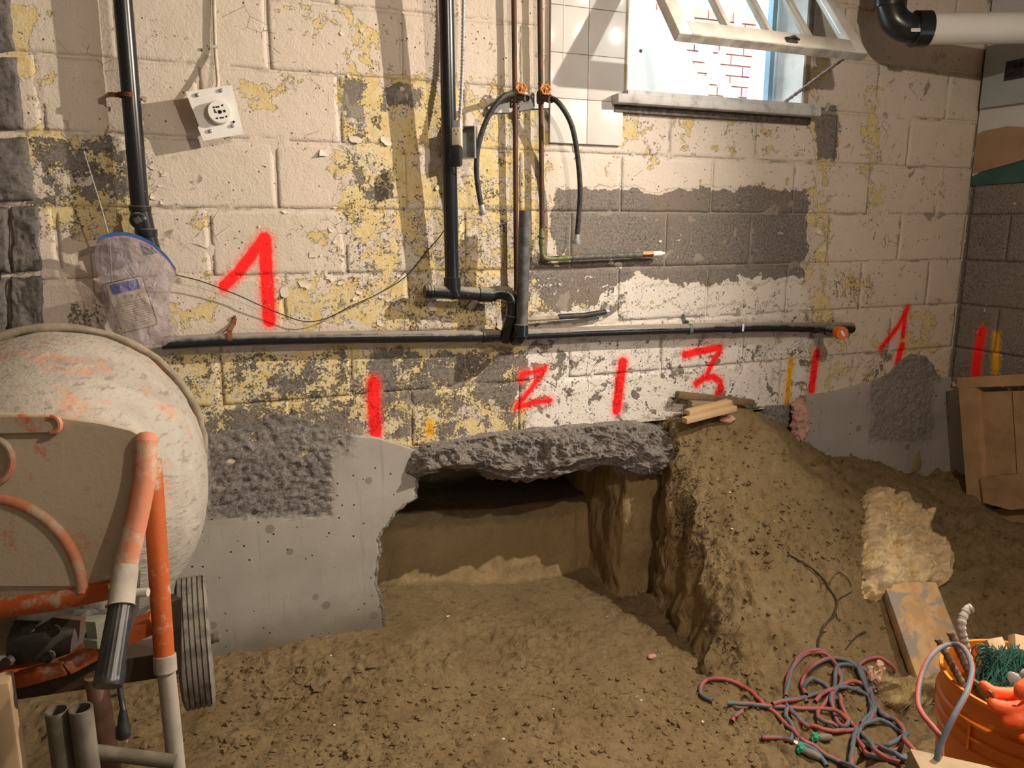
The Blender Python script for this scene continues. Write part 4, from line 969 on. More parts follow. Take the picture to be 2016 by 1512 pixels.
def leafball(c, R, n, seed):
    rg = np.random.default_rng(seed); mb = MB()
    for i in range(n):
        d = nrm(rg.normal(size=3)); p = c+d*R*np.array([1.5, .6, 1.0])*(.5+.5*rg.random()); a = nrm(rg.normal(size=3)); b = nrm(np.cross(a, rg.normal(size=3))); s = .022+.02*rg.random()
        mb.add([p-a*s*1.5, p+b*s*.6, p+a*s*1.5, p-b*s*.6+np.cross(a, b)*.006], [(0, 1, 2), (0, 2, 3)])
    return mb
hd = thing('hedge', (2.1, 1.9, 1.7), 'green leafy shrub behind the metal fence outside', 'shrub')
part(leafball(V(1.9, 1.80, 2.85), .42, 1500, 3), 'foliage', LEAF, hd, smooth=0)['kind'] = 'stuff'
mb = MB(); mb.tube([V(2.0, 1.9, 1.7), V(2.02, 1.9, 2.3), V(1.95, 1.9, 2.8)], [.03, .025, .012], 8); part(mb, 'stem', M('shrub_stem', (.12, .08, .05), None, .9), hd)
mb = MB(); mb.box((2.4, 2.72, 1.14), (9, 5.0, 1.08)); o = mb.build('floor_outside', M('outside_ground', (.45, .42, .38), (.38, .36, .33), .9, scale=3, world=True)); fixn(o); tag(o, None, None, None, 'structure')

# ---- wall tiles left of the window
TILE = M('glossy_white_tile', (.69, .675, .66), (.63, .615, .60), .22, scale=6, lo=.3, hi=.8, spec=.5)
GROUT = M('grey_grout', (.47, .455, .44), None, .8)
tp = thing('tile_panel', W(1150, 285, .0), 'patch of white square wall tiles left of the window', 'tiles')
xa, xm, xb = W(1079, 200)[0], W(1152.5, 200)[0], W(1223, 200)[0]; zrow = [W(1150, y)[2] for y in (285, 198, 110, 18, -75, -165)]
mb = MB(); mb.box(((xa+xb)/2, -.004, (zrow[0]+zrow[-1])/2+.002), (xb-xa-.003, .014, zrow[-1]-zrow[0]-.006)); part(mb, 'backing', GROUT, tp)
for j in range(5):
    for (u0, u1) in ((xa, xm), (xm, xb)):
        mb = MB(); mb.box(((u0+u1)/2, -.013, (zrow[j]+zrow[j+1])/2), (u1-u0-.0018, .008, zrow[j+1]-zrow[j]-.0018), None, .0012); part(mb, 'tile', TILE, tp)
mb = MB(); mb.box((W(1105, 100)[0], -.0175, (zrow[1]+zrow[-1])/2+.06), (.0022, .002, zrow[-1]-zrow[1]-.05)); part(mb, 'caulk_bead', WHITEP, tp)

# ---- broken pier of dark stones at the far left
STONE = conc_material('dark_stone', (0.085, 0.076, 0.07), (0.12, 0.108, 0.098), 1)
pier = thing('stone_pier', W(10, 660, .03), 'dark rough unpainted stones of a broken pier at the left edge', 'masonry')
def rough_block(quad, off, parent, name='stone', amp=.006, mat=STONE):
    q = [W(x, y, off) for x, y in quad]; n = 22; P = []
    for j in range(n+1):
        for i in range(n+1):
            u, v = i/n, j/n; p = (q[0]*(1-u)+q[1]*u)*(1-v)+(q[3]*(1-u)+q[2]*u)*v; P.append(p)
    P = np.array(P); ii = np.tile(np.arange(n+1), n+1); jj = np.repeat(np.arange(n+1), n+1); e = np.minimum(np.minimum(ii, n-ii), np.minimum(jj, n-jj))
    P[:, 1] += np.where(e == 0, .035, np.where(e == 1, .006, 0)); P += amp*np.stack([fbm(P, 18, 3), ridge(P, 16, 4, .6), fbm(P+4, 18, 3)], 1)
    fs = [(j*(n+1)+i, j*(n+1)+i+1, (j+1)*(n+1)+i+1, (j+1)*(n+1)+i) for j in range(n) for i in range(n)]
    ring_ = [i for i in range(n+1)]+[j*(n+1)+n for j in range(1, n+1)]+[n*(n+1)+i for i in range(n-1, -1, -1)]+[j*(n+1) for j in range(n-1, 0, -1)]
    b = len(P); bk = P[ring_].copy(); bk[:, 1] = .02; P = np.concatenate([P, bk]); m = len(ring_)
    fs += [(ring_[k], b+k, b+(k+1) % m, ring_[(k+1) % m]) for k in range(m)]
    o = obj(name, P-np.array(parent.location), fs, mat, None, True, dict(rough=np.full(len(P), .35), damp=np.zeros(len(P)))); fixn(o); o.parent = parent
for quad in ([(-60,-40),(17,-40),(28,104),(-60,104)], [(-60,108),(30,106),(48,258),(-60,262)], [(-60,272),(54,268),(66,396),(-60,400)], [(-60,408),(14,404),(16,540),(-60,545)], [(18,404),(76,400),(80,536),(20,542)], [(-60,552),(10,548),(14,668),(-60,668)], [(14,546),(82,542),(84,664),(18,668)]):
    rough_block(quad, .022+.012*random.random(), pier)
mb = MB(); mb.box((-.62, -.002, 1.73), (.26, .03, 1.35)); part(mb, 'dark_mortar', M('dark_mortar', (.035, .03, .026), None, .9), pier)

# ---- big drain at the top right
PVC = M('white_pvc', (.78, .78, .76), (.72, .72, .70), .35, scale=4, spec=.45)
ZP = 2.9
wpz = thing('overhead_pipe', Zd(1800, 90, ZP), 'fat white plastic pipe with black elbow under the ceiling at upper right', 'pipe')
pa_, pb_ = Zd(1812, 57, ZP), Zd(2260, 52, ZP)
mb = MB(); mb.tube([pa_, pb_], .0555, 40); part(mb, 'white_pipe', PVC, wpz, 'white plastic pipe')
SHINY = M('glossy_black_abs', (.012, .014, .018), (.02, .022, .026), .28, scale=30, spec=.5)
ev = catmull([Zd(1808, 57, ZP), Zd(1784, 55, ZP), Zd(1762, 40, ZP), Zd(1753, 16, ZP), Zd(1752, -6, ZP)], 8)
mb = MB(); mb.tube(ev, .052, 36); part(mb, 'elbow', SHINY, wpz, 'black elbow')
mb = MB(); ring(mb, Zd(1812, 57, ZP), pb_-pa_, .0645, .055, 36); hb = part(mb, 'hub', SHINY, wpz)
mb = MB(); ring(mb, Zd(1752, 2, ZP), V(0, 0, 1), .060, .05, 36); part(mb, 'hub', SHINY, wpz)
mb = MB(); vz = Zd(1752, -4, ZP); mb.tube([vz, V(vz[0], vz[1], ZT)], .0555, 32); part(mb, 'riser', SHINY, wpz)
cs = Zd(1803, 59, ZP)+nrm(CAM-Zd(1803, 59, ZP))*.0647; mb = MB(); mb.box(cs, (.034, .0012, .013), np.stack([RT, -FW, UP], 1)); part(mb, 'sticker', STICK, wpz)

# ---- right wall: torn drywall sheet with the electrical panel
dw = thing('drywall_sheet', RW(1960, 360, .01), 'torn drywall sheet with brown and green edge on the right wall', 'drywall')
yc = -.004
def rwp(px, py, off): return RW(px, py, off)
DWW = M('white_drywall_paper', (.52, .52, .52), (.46, .46, .47), .8, scale=5); DWB = M('brown_drywall_core', (.33, .215, .135), (.28, .18, .115), .9, scale=12); DWG = M('green_drywall_face', (.035, .085, .075), (.05, .11, .10), .8, scale=9)
mb = MB(); tp_ = [rwp(1925, -160, .018), rwp(2300, -260, .018), rwp(2300, 214, .018), rwp(2100, 260, .018), rwp(2016, 288, .018), rwp(1968, 322, .018), rwp(1930, 338, .018), rwp(1903, 348, .018)]
for p in tp_: p[1] = min(p[1], -.012)
mb.prism(tp_, (.013, 0, 0)); part(mb, 'sheet', DWW, dw)
mb = MB(); g = [rwp(1904, 346, .012), rwp(1968, 320, .012), rwp(2016, 288, .012), rwp(2300, 205, .012), rwp(2300, 285, .012), rwp(2016, 358, .012), rwp(1902, 366, .012)]
for p in g: p[1] = min(p[1], -.006)
mb.prism(g, (.010, 0, 0)); part(mb, 'green_edge', DWG, dw, 'green moisture-board edge')
mb = MB(); g = [rwp(1912, 266, .0195), rwp(1935, 258, .0195), rwp(1985, 248, .0195), rwp(2016, 250, .0195), rwp(2300, 200, .0195), rwp(2300, 208, .0195), rwp(2016, 314, .0195), rwp(1990, 322, .0195), rwp(1950, 333, .0195), rwp(1906, 343, .0195)]
for p in g: p[1] = min(p[1], -.015)
mb.prism(g, (.0016, 0, 0)); part(mb, 'torn_core', DWB, dw, 'brown torn paper area')
PANELM = M('grey_panel_enamel', (.33, .36, .38), (.29, .32, .34), .45, scale=4)
ep = thing('electrical_panel', rwp(1980, 212, .03), 'grey metal electrical panel on the upper right wall', 'panel')
mb = MB(); g = [rwp(1937, 92, .045), rwp(2300, 20, .045), rwp(2300, 165, .045), rwp(1922, 214, .045)]
for p in g: p[1] = min(p[1], -.03)
mb.prism(g, (.026, 0, 0)); part(mb, 'cover', PANELM, ep)
mb = MB(); c = rwp(1998, 137, .047); mb.box(c, (.004, .085, .078)); part(mb, 'breaker_window', M('dark_frame', (.03, .035, .04), None, .5), ep); mb = MB(); mb.box(c+V(-.006, 0, 0), (.012, .060, .05)); mb.box(c+V(-.014, 0, 0), (.012, .018, .03)); part(mb, 'breaker', BLACK, ep, 'black breaker switch')
for x, y in ((1967, 203), (2006, 198)): mb = MB(); mb.lathe([(0, .006), (.003, .004)], rwp(x, y, .045), V(-1, 0, 0), 10); part(mb, 'screw', STEEL, ep)

# ---- wooden form panel leaning in the right corner
PINE = M('dusty_pine', (.46, .30, .165), (.37, .235, .125), .75, scale=7, bump=.15, bscale=30); PINE2 = M('dusty_pine_boards', (.40, .27, .155), (.31, .20, .11), .8, scale=9, bump=.15)
fp = thing('form_panel', RW(1960, 1040, .12), 'dusty wooden formwork panel leaning against the right wall', 'panel')
OF = .16
def fq(name, quad, th, mat, off=OF):
    mb = MB(); mb.prism([RW(x, y, off) for x, y in quad], (th, 0, 0)); part(mb, name, mat, fp)
fq('top_rail', [(1884,744),(2180,728),(2180,752),(1886,764)], .05, PINE)
fq('stile', [(1887,764),(1921,762),(1942,1048),(1908,1040)], .05, PINE)
fq('board', [(1921,772),(1990,770),(2000,932),(1936,938)], .018, PINE2, OF-.03)
fq('board', [(1993,770),(2060,768),(2070,928),(2003,932)], .018, PINE2, OF-.03)
fq('board', [(2063,768),(2180,764),(2190,920),(2073,928)], .018, PINE2, OF-.03)
fq('cross_block', [(1930,940),(2180,918),(2180,985),(1990,1004),(1936,990)], .06, PINE2, OF+.02)
fq('board', [(1938,1004),(2180,985),(2180,1100),(1948,1052)], .018, PINE2, OF-.03)

# =================================================================== CONCRETE MIXER
def mixer_paint(name, dusty, oc=(.52, .095, .018)):
    t = NT(name); v = t.pos(); n = t.noise(v, 7, 6, .65, .4); n2 = t.noise(v, 45, 5, .7)
    col = t.mix(t.step(t.math('ADD', n, t.math('MULTIPLY', t.math('SUBTRACT', n2, .5), .5)), dusty-.08, dusty+.10), oc, (.44, .375, .285))
    col = t.mix(t.math('MULTIPLY', t.step(n2, .55, .75), .35), col, (.20, .17, .13))
    return t.done(col, t.math('ADD', .5, t.math('MULTIPLY', n, .3)), 0, t.bump(n2, .35, .004), .3)
ORG = mixer_paint('scuffed_orange_paint', .60, (.38, .080, .018)); ORGD = mixer_paint('dusty_orange_paint', .36); ORGP = mixer_paint('pinkish_dusty_orange', .55, (.50, .185, .105))
CEMENT = M('cement_crusted_steel', (.33, .295, .25), (.24, .21, .175), .85, scale=9, bump=.5, bscale=50)
t = NT('cement_coated_drum'); v = t.pos(); n = t.noise(v, 5, 6, .65, .5); nf = t.noise(t.vmath('MULTIPLY', v, (40, 14, 90)), 1.0, 6, .7); nz = t.noise(v, 75, 6, .7)
col = t.mix(t.step(n, .35, .65), (.33, .30, .255), (.43, .395, .345)); col = t.mix(t.math('MULTIPLY', t.step(nf, .52, .66), .85), col, (.23, .20, .165))
col = t.mix(t.math('MULTIPLY', t.step(t.noise(t.vmath('ADD', v, (4, 2, 6)), 6, 5, .7), .55, .64), .6), col, (.56, .25, .15))
h = t.math('ADD', t.math('MULTIPLY', nz, .5), t.math('MULTIPLY', nf, .9)); DRUM = t.done(col, .85, 0, t.bump(h, .6, .008), .2)
BELLY = Zd(108, 958, 1.60); DAX = nrm(V(-.04, 1, .035))
mx_ = thing('cement_mixer', V(BELLY[0], BELLY[1]-.1, soilz(BELLY[0], BELLY[1]-.1)), 'dusty orange cement mixer with grey crusted drum, black handle grip and small wheel', 'cement mixer')
pr = [(-.30, .0), (-.30, .10), (-.285, .19), (-.25, .245), (-.19, .283), (-.12, .302), (-.04, .309), (.05, .310), (.15, .309), (.205, .307)]
pr = [(a, b*.955) for a, b in pr]; prf = []
for (a0, b0), (a1, b1) in zip(pr[:-1], pr[1:]):
    for k in range(5): prf.append((a0+(a1-a0)*k/5, b0+(b1-b0)*k/5+.0016*math.sin((a0+(a1-a0)*k/5)*180)))
prf.append(pr[-1])
mb = MB(); mb.lathe(prf+[(.24, .284), (.33, .24), (.44, .19), (.435, .18), (.32, .235), (.20, .29)], BELLY, DAX, 96, False)
Dv = np.array(mb.v); Dv += np.stack([fbm(Dv, 12, 3)]*3, 1)*.003; mb.v = [tuple(p) for p in Dv]
drum = part(mb, 'drum', DRUM, mx_, 'cement crusted drum')
mb = MB(); pts = []; u_, v_, _ = frame(DAX)
for k in range(97):
    a = 2*math.pi*k/96; pts.append(BELLY+DAX*.212+(.302)*(math.cos(a)*u_+math.sin(a)*v_))
mb.tube(pts, .0095, 10, False); Dv = np.array(mb.v); Dv += np.stack([fbm(Dv, 30, 3), fbm(Dv+3, 30, 3), fbm(Dv+6, 30, 3)], 1)*.003; mb.v = [tuple(p) for p in Dv]
part(mb, 'drum_rim', M('brown_crusted_rim', (.22, .18, .13), (.30, .25, .19), .9, scale=25, bump=.5), drum)
# motor cover
ZH = 1.20; HD = nrm(ray(60, 1000))*.17
ho = [(-190,826),(-90,816),(0,812),(100,816),(200,829),(262,843),(284,856),(284,905),(278,960),(262,1050),(246,1118),(228,1158),(205,1172),(100,1188),(0,1201),(-190,1222)]
def bevel_prism(outl, z, d, ins, proud):
    o = [Zd(x, y, z) for x, y in outl]; c = sum(o)/len(o); n = len(o); fwd = -nrm(d)
    r0 = [p+d for p in o]; r1 = o; r2 = [c+(p-c)*(1-ins*.35)+fwd*proud*.7 for p in o]; r3 = [c+(p-c)*(1-ins)+fwd*proud for p in o]
    mb = MB(); vs2 = r0+r1+r2+r3; fs = []
    for r in range(3): fs += [(r*n+i, r*n+(i+1) % n, (r+1)*n+(i+1) % n, (r+1)*n+i) for i in range(n)]
    fs += [tuple(range(n))[::-1], tuple(3*n+i for i in range(n))]; return mb.add(vs2, fs)
mc = part(bevel_prism(ho, ZH, HD, .05, .016), 'motor_cover', ORGD, mx_, 'dust covered orange motor cover', smooth=50)
FZ = ZH-.017
mb = MB(); arc = [(-32+195*math.cos(a), 1172-192*math.sin(a)) for a in np.linspace(.03, 2.4, 30)]
mb.tube([Zd(x, y, FZ) for x, y in arc], .0085, 10); part(mb, 'boss_rim', ORGP, mc)
mb = MB(); cl = [(-32+186*math.cos(a), 1172-184*math.sin(a)) for a in np.linspace(.10, math.pi-.1, 24)]; mb.prism([Zd(x, y, FZ-.002) for x, y in cl], nrm(HD)*.02); part(mb, 'round_boss', ORGD, mc)
mb = MB(); arc = [(-14+38*math.cos(a), 908-44*math.sin(a)) for a in np.linspace(-1.5, 1.5, 16)]; mb.tube([Zd(x, y, FZ) for x, y in arc], .005, 8); part(mb, 'cap_rim', ORGP, mc)
cap_ = [(-190, 824), (100, 821)]+[(104+14*math.sin(a), 836-15*math.cos(a)) for a in np.linspace(.1, math.pi-.1, 8)]+[(100, 851), (-190, 856)]
mb = MB(); mb.prism([Zd(x, y, ZH-.021) for x, y in cap_], nrm(HD)*.02); nb = part(mb, 'name_plate', ORGD, mc, 'raised oval plate')
mb = MB(); mb.tube([Zd(x, y, ZH-.021) for x, y in cap_[1:-1]], .0045, 8); part(mb, 'plate_rim', ORGP, nb)
mb = MB(); mb.tube([Zd(-190, 1222, ZH-.005), Zd(0, 1196, ZH-.008), Zd(120, 1180, ZH-.008), Zd(225, 1157, ZH-.006)], .0165, 16); part(mb, 'lower_tube', ORG, mx_)
tb = [Zd(288, 866, ZH-.01), Zd(281, 960, ZH-.015), Zd(246, 1122, ZH-.03)]
mb = MB(); mb.tube(catmull(tb, 8), .0168, 20); mb.lathe([(-.001, .0168), (.006, .0150), (.011, .010), (.013, 0)], tb[0], tb[0]-tb[1], 20); part(mb, 'handle_tube', ORGP, mx_, 'pinkish orange handle tube')
ZG = ZH-.03; g0, g1 = Zd(247, 1116, ZG), Zd(238, 1194, ZG-.03)
mb = MB(); mb.lathe([(0, .0178), (.004, .0186), (np.linalg.norm(g1-g0)-.004, .0186), (np.linalg.norm(g1-g0), .0215)], g0, g1-g0, 24); part(mb, 'steel_sleeve', CEMENT, mx_)
g2 = Zd(212, 1352, ZG-.09); L = np.linalg.norm(g2-g1); mb = MB(); u_, v_, ax_ = frame(g2-g1); seg = 60; nr = 26
vs2, fs = [], []
for i in range(nr+1):
    s_ = i/nr; rb = .0172+.0022*s_+(.0035*sm(.94, .99, s_)) - .004*sm(.985, 1.0, s_)
    for k in range(seg):
        a = 2*math.pi*k/seg; r = rb-.0009*(k % 3 == 0)*(s_ < .93); vs2.append(g1+ax_*L*s_+r*(math.cos(a)*u_+math.sin(a)*v_))
fs = [(i*seg+k, i*seg+(k+1) % seg, (i+1)*seg+(k+1) % seg, (i+1)*seg+k) for i in range(nr) for k in range(seg)]+[tuple(range(seg))[::-1], tuple(nr*seg+k for k in range(seg))]
mb.add(vs2, fs); part(mb, 'grip', M('black_ribbed_rubber', (.018, .018, .022), (.04, .038, .038), .38, scale=40, spec=.5), mx_, 'black ribbed handle grip', smooth=55)
mb = MB(); mb.prism([Zd(259, 1112, ZG+.02), Zd(277, 1125, ZG+.02), Zd(274, 1200, ZG+.02), Zd(255, 1252, ZG+.02), Zd(250, 1235, ZG+.02)], nrm(HD)*.006); part(mb, 'side_bracket', CEMENT, mx_)
mb = MB(); mb.tube([Zd(262, 1167, ZG), Zd(292, 1166, ZG)], .0065, 14); part(mb, 'pin', M('pale_pin', (.42, .39, .33), None, .6), mx_)
# legs of the stand
def vleg(px, py, z, r, mat, top_to=None, name='leg'):
    p = Zd(px, py, z); zb = soilz(p[0], p[1])-.01; mb = MB(); mb.tube([p, V(p[0], p[1], zb)], r, 20); part(mb, name, mat, mx_)
    return p
q0, q1 = Zd(298, 905, 1.31), Zd(324, 1302, 1.31)
mb = MB(); mb.tube([q0, q1], .0165, 20); part(mb, 'upright', ORG, mx_, 'orange upright tube')
mb = MB(); ring(mb, Zd(325, 1306, 1.31), q1-q0, .0185, .03); part(mb, 'collar', CEMENT, mx_)
p = Zd(325, 1300, 1.31); mb = MB(); mb.tube([p, V(p[0]+.004, p[1], soilz(p[0], p[1])-.01)], .0148, 20); part(mb, 'leg', CEMENT, mx_)
DKLEG = M('muddy_steel_tube', (.10, .085, .065), (.17, .145, .115), .8, scale=14, bump=.3)
for px, hh in ((112, 1398), (159, 1394)):
    p = Zd(px, hh, 1.10); zb = soilz(p[0], p[1])-.01; mb = MB(); hl = p[2]-zb
    mb.lathe([(0, .0155), (hl, .0155), (hl, .0125), (hl-.1, .0125)], V(p[0], p[1], zb), V(0, 0, 1), 22); part(mb, 'leg', DKLEG, mx_)
p = Zd(188, 1330, 1.28); mb = MB(); mb.tube([p, V(p[0]+.02, p[1], soilz(p[0], p[1])-.01)], .017, 18); part(mb, 'leg', M('rust_brown_tube', (.11, .05, .03), (.16, .09, .06), .8, scale=16), mx_)
a_, b_ = Zd(188, 1480, 1.28), Zd(345, 1500, 1.31); mb = MB(); mb.tube([a_, b_], .012, 14); part(mb, 'foot_brace', DKLEG, mx_)
# chassis and drive under the cover
mb = MB(); ch = [Zd(-120, 1345, 1.30), Zd(60, 1325, 1.30), Zd(140, 1302, 1.30), Zd(200, 1270, 1.31), Zd(300, 1225, 1.33)]
for a, b in zip(ch[:-1], ch[1:]): mb.beam(a, b, .05, .022)
part(mb, 'chassis', ORG, mx_, 'orange chassis rail')
mb = MB(); mb.beam(Zd(-60, 1350, 1.32), Zd(330, 1292, 1.36), .06, .045); part(mb, 'cross_member', M('dark_soiled_steel', (.045, .035, .027), (.09, .06, .04), .8, scale=10), mx_)
DKM = bpy.data.materials['dark_soiled_steel']; ENG = M('oily_motor', (.055, .05, .045), (.10, .09, .075), .6, scale=22)
mb = MB(); mb.lathe([(0, .035), (.01, .055), (.12, .055), (.13, .03)], Zd(40, 1262, 1.36), RT, 22); part(mb, 'motor', ENG, mx_)
for x, y in ((100, 1290), (20, 1300), (60, 1235), (110, 1240)): mb = MB(); mb.lathe([(0, .009), (.012, .009), (.018, .005)], Zd(x, y, 1.30), -FW, 8); part(mb, 'bolt', ENG, mx_)
mb = MB(); mb.lathe([(0, .018), (.03, .018), (.03, .024), (.045, .024)], Zd(190, 1215, 1.27), V(0, 0, -1), 6); part(mb, 'grease_fitting', M('green_grey_fitting', (.14, .15, .11), (.20, .20, .16), .6, scale=30), mx_)
mb = MB(); mb.beam(Zd(137, 1215, 1.33), Zd(128, 1300, 1.33), .05, .02, FW); part(mb, 'drive_strut', DKM, mx_)
mb = MB(); mb.prism([Zd(338, 1186, 1.5), Zd(357, 1178, 1.5), Zd(358, 1322, 1.5), Zd(342, 1332, 1.5), Zd(334, 1250, 1.5)], nrm(HD)*.10); part(mb, 'gusset', DKM, mx_)
mb = MB(); mb.tube([Zd(300, 1262, 1.66), Zd(420, 1258, 1.72)], .011, 14); part(mb, 'axle', DKM, mx_)
# wheel, axis along the wall
wc = Zd(382, 1262, 1.72); wax = V(1, 0, 0); R_ = .1435
prof = [(-.030, R_*.62), (-.031, R_*.86), (-.027, R_*.965)]
for k in range(5):
    x = -.024+k*.0105; prof += [(x, R_), (x+.0068, R_), (x+.0074, R_-.0035), (x+.0100, R_-.0035)]
prof += [(.029, R_), (.033, R_*.965), (.036, R_*.86), (.034, R_*.62)]
mb = MB(); mb.lathe(prof, wc, wax, 64, False); wh = part(mb, 'wheel', M('dusty_grey_tyre', (.20, .18, .155), (.10, .09, .08), .85, scale=30), mx_, 'grey ribbed rubber wheel', smooth=30)
mb = MB(); mb.lathe([(-.024, .0), (-.024, R_*.64), (.028, R_*.64), (.028, .03), (.034, .02), (.034, 0)], wc, wax, 40); part(mb, 'wheel_disc', CEMENT, wh)
mb = MB(); mb.lathe([(.03, .012), (.052, .012), (.056, .007)], wc, wax, 10); part(mb, 'axle_nut', DKLEG, wh)
# flex with plug
cl = catmull([Zd(238, 1270, 1.22), Zd(243, 1320, 1.2), Zd(236, 1352, 1.19), Zd(240, 1382, 1.185), Zd(243, 1400, 1.18)], 6)
mb = MB(); mb.tube(cl, .0042, 10); cd_ = part(mb, 'power_cord', BLACK, mx_)
mb = MB(); pz = nrm(Zd(243, 1450, 1.18)-Zd(242, 1398, 1.18)); mb.lathe([(0, .005), (.012, .0075), (.022, .0085), (.026, .011), (.040, .011), (.043, .009)], Zd(242, 1398, 1.18), pz, 14); pgx = part(mb, 'plug', BLACK, mx_, 'black plug')
mb = MB()
for s_ in (-.005, .005): mb.box(Zd(243, 1452, 1.18)+RT*s_, (.0015, .006, .016))
part(mb, 'prong', STEEL, pgx)
mb = MB(); p0 = Zd(-14, 1338, 1.22); mb.box(V(p0[0], p0[1], (p0[2]+soilz(p0[0], p0[1]))/2), (.050, .04, p0[2]-soilz(p0[0], p0[1])), None, .003)
NEWP = M('pale_pine', (.52, .36, .21), (.44, .29, .16), .65, scale=8, bump=.1)
top(mb, 'wood_post', M('dull_pine', (.36, .25, .15), (.30, .20, .115), .7, scale=8), 'pale upright timber post at the lower left edge', 'timber')

# =================================================================== THINGS ON THE SOIL
def blob(c, ax3, amp, sc, seed, sub=4, rid=True):
    bm = bmesh.new(); bmesh.ops.create_icosphere(bm, subdivisions=sub, radius=1.0); P = np.array([v.co[:] for v in bm.verts]); bm.verts.index_update()
    fs = [[v.index for v in f.verts] for f in bm.faces]; bm.free()
    n = P.copy(); A = np.stack(ax3, 0); P = P@A
    d = fbm(P+seed, sc, 4, .6)+(.6*ridge(P+seed*2, sc*1.6, 3) if rid else 0)
    P = P+(n@(A/np.linalg.norm(A, axis=1)[:, None]))*(amp*d)[:, None]
    mb = MB(); mb.v = [tuple(p) for p in P+np.asarray(c)]; mb.f = [tuple(f) for f in fs]; return mb
def patch(poly, h, amp, sc, step=4.0, seed=0., power=.5):
    """a thick mat lying on the soil whose outline follows the given outline"""
    poly = np.array(poly, float); x0, y0 = poly.min(0); x1, y1 = poly.max(0); nx = int((x1-x0)/step)+2; ny = int((y1-y0)/step)+2
    idx = {}; P = []; H = []
    def inside(x, y):
        c = False; n = len(poly); j = n-1
        for i in range(n):
            if (poly[i, 1] > y) != (poly[j, 1] > y) and x < (poly[j, 0]-poly[i, 0])*(y-poly[i, 1])/(poly[j, 1]-poly[i, 1])+poly[i, 0]: c = not c
            j = i
        return c
    def dist(x, y):
        b = 1e9
        for i in range(len(poly)):
            a = poly[i-1]; c = poly[i]; ac = c-a; t_ = np.clip(np.dot((x, y)-a, ac)/np.dot(ac, ac), 0, 1); b = min(b, np.hypot(*((x, y)-a-ac*t_)))
        return b
    for j in range(ny):
        for i in range(nx):
            x, y = x0+i*step, y0+j*step
            if inside(x, y): idx[(i, j)] = len(P); P.append(onsoil(x, y)); H.append(max(0, dist(x, y)+6*float(fbm(np.array([[x/26, y/26, 2.0+seed]]), 1.0, 3)[0])))
    P = np.array(P); H = np.array(H)
    # smooth the support, lift by dome + tufts
    top_ = P.copy(); nv = nrm(V(0.05, -.62, .78)); dome = np.clip(H/22, 0, 1)**power
    nv2 = np.stack([fbm(P+13, sc, 3), np.zeros(len(P)), fbm(P+23, sc, 3)], 1)*h*.30; top_ = top_+nv2*dome[:, None]
    d = h*dome*(1+amp*fbm(P+seed, sc, 4, .6)+.5*amp*ridge(P+seed+2, sc*1.5, 3)); top_ = top_+nv*np.where(H < step*1.2, .004, d)[:, None]
    top_ += np.stack([fbm(P+9, sc*2, 2), np.zeros(len(P)), fbm(P+5, sc*2, 2)], 1)*h*.09
    bot = P-nv*.012; n = len(P); fs = []; edges = {}
    for (i, j), a in idx.items():
        if (i+1, j) in idx and (i, j+1) in idx and (i+1, j+1) in idx:
            q = (a, idx[(i, j+1)], idx[(i+1, j+1)], idx[(i+1, j)]); fs.append(q); fs.append(tuple(n+k for k in q[::-1]))
            for k in range(4):
                e = (q[k], q[(k+1) % 4]); edges[e] = 1
    for (a, b) in edges:
        if (b, a) not in edges: fs.append((b, a, n+a, n+b))
    used = sorted({v for f in fs for v in f}); mp = {o: i for i, o in enumerate(used)}; allP = np.concatenate([top_, bot])[used]
    mb = MB(); mb.v = [tuple(p) for p in allP]; mb.f = [tuple(mp[v] for v in f) for f in fs]; return mb
def fibre(name, c1, c2, c3):
    t = NT(name); v = t.oc(); n = t.noise(v, 14, 6, .65, .8); n2 = t.noise(v, 60, 6, .7, 1.0)
    col = t.mix(t.step(n, .38, .62), c1, c2); col = t.mix(t.math('MULTIPLY', t.step(t.noise(t.vmath('ADD', v, (2, 5, 1)), 7, 6, .7, 1.5), .52, .78), .8), col, c3)
    return t.done(col, .95, 0, t.bump(t.math('ADD', n, n2), .8, .015), .05)
WOOL = fibre('yellow_glass_wool', (.82, .63, .35), (.72, .58, .37), (.36, .31, .24)); PINK = fibre('pink_glass_wool', (.72, .44, .37), (.62, .37, .31), (.42, .27, .22))
DWOOL = fibre('dirty_glass_wool', (.46, .35, .17), (.35, .27, .15), (.10, .08, .055))
mb = patch([(1690,985),(1705,968),(1735,964),(1755,975),(1775,972),(1790,992),(1815,1005),(1832,1010),(1828,1040),(1835,1065),(1862,1085),(1870,1110),(1868,1145),(1848,1158),(1820,1152),(1790,1165),(1745,1176),(1726,1186),(1700,1180),(1694,1160),(1698,1120),(1694,1095),(1700,1070),(1694,1045),(1702,1010)], .055, .42, 15, 2.4, 1.0, .4)
top(mb, 'insulation_batt', WOOL, 'large torn piece of yellow glass wool lying on the soil heap', 'insulation', smooth=80)
mb = patch([(1712,1345),(1730,1330),(1765,1335),(1800,1330),(1835,1325),(1852,1345),(1850,1385),(1820,1392),(1790,1398),(1765,1400),(1740,1390),(1725,1370)], .045, .40, 18, 2.6, 4.0)
top(mb, 'insulation_scrap', DWOOL, 'dirty yellow glass wool scrap at the foot of the plank', 'insulation', smooth=80)
pw0 = W(1573, 832, .05); mb = blob(pw0, (V(.030, 0, .01), V(0, .022, 0), V(-.010, 0, .105)), .012, 40, 3.0, 5)
top(mb, 'pink_insulation', PINK, 'strip of pink glass wool hanging beside the right concrete panel', 'insulation', smooth=80)
p = onsoil(1430, 830); mb = blob(p+V(0, 0, .008), (V(.028, 0, 0), V(0, .02, 0), V(0, 0, .014)), .007, 40, 5.0, 3)
top(mb, 'pink_fluff', PINK, 'small pink tuft below the wood offcuts on the heap', 'insulation', smooth=80)
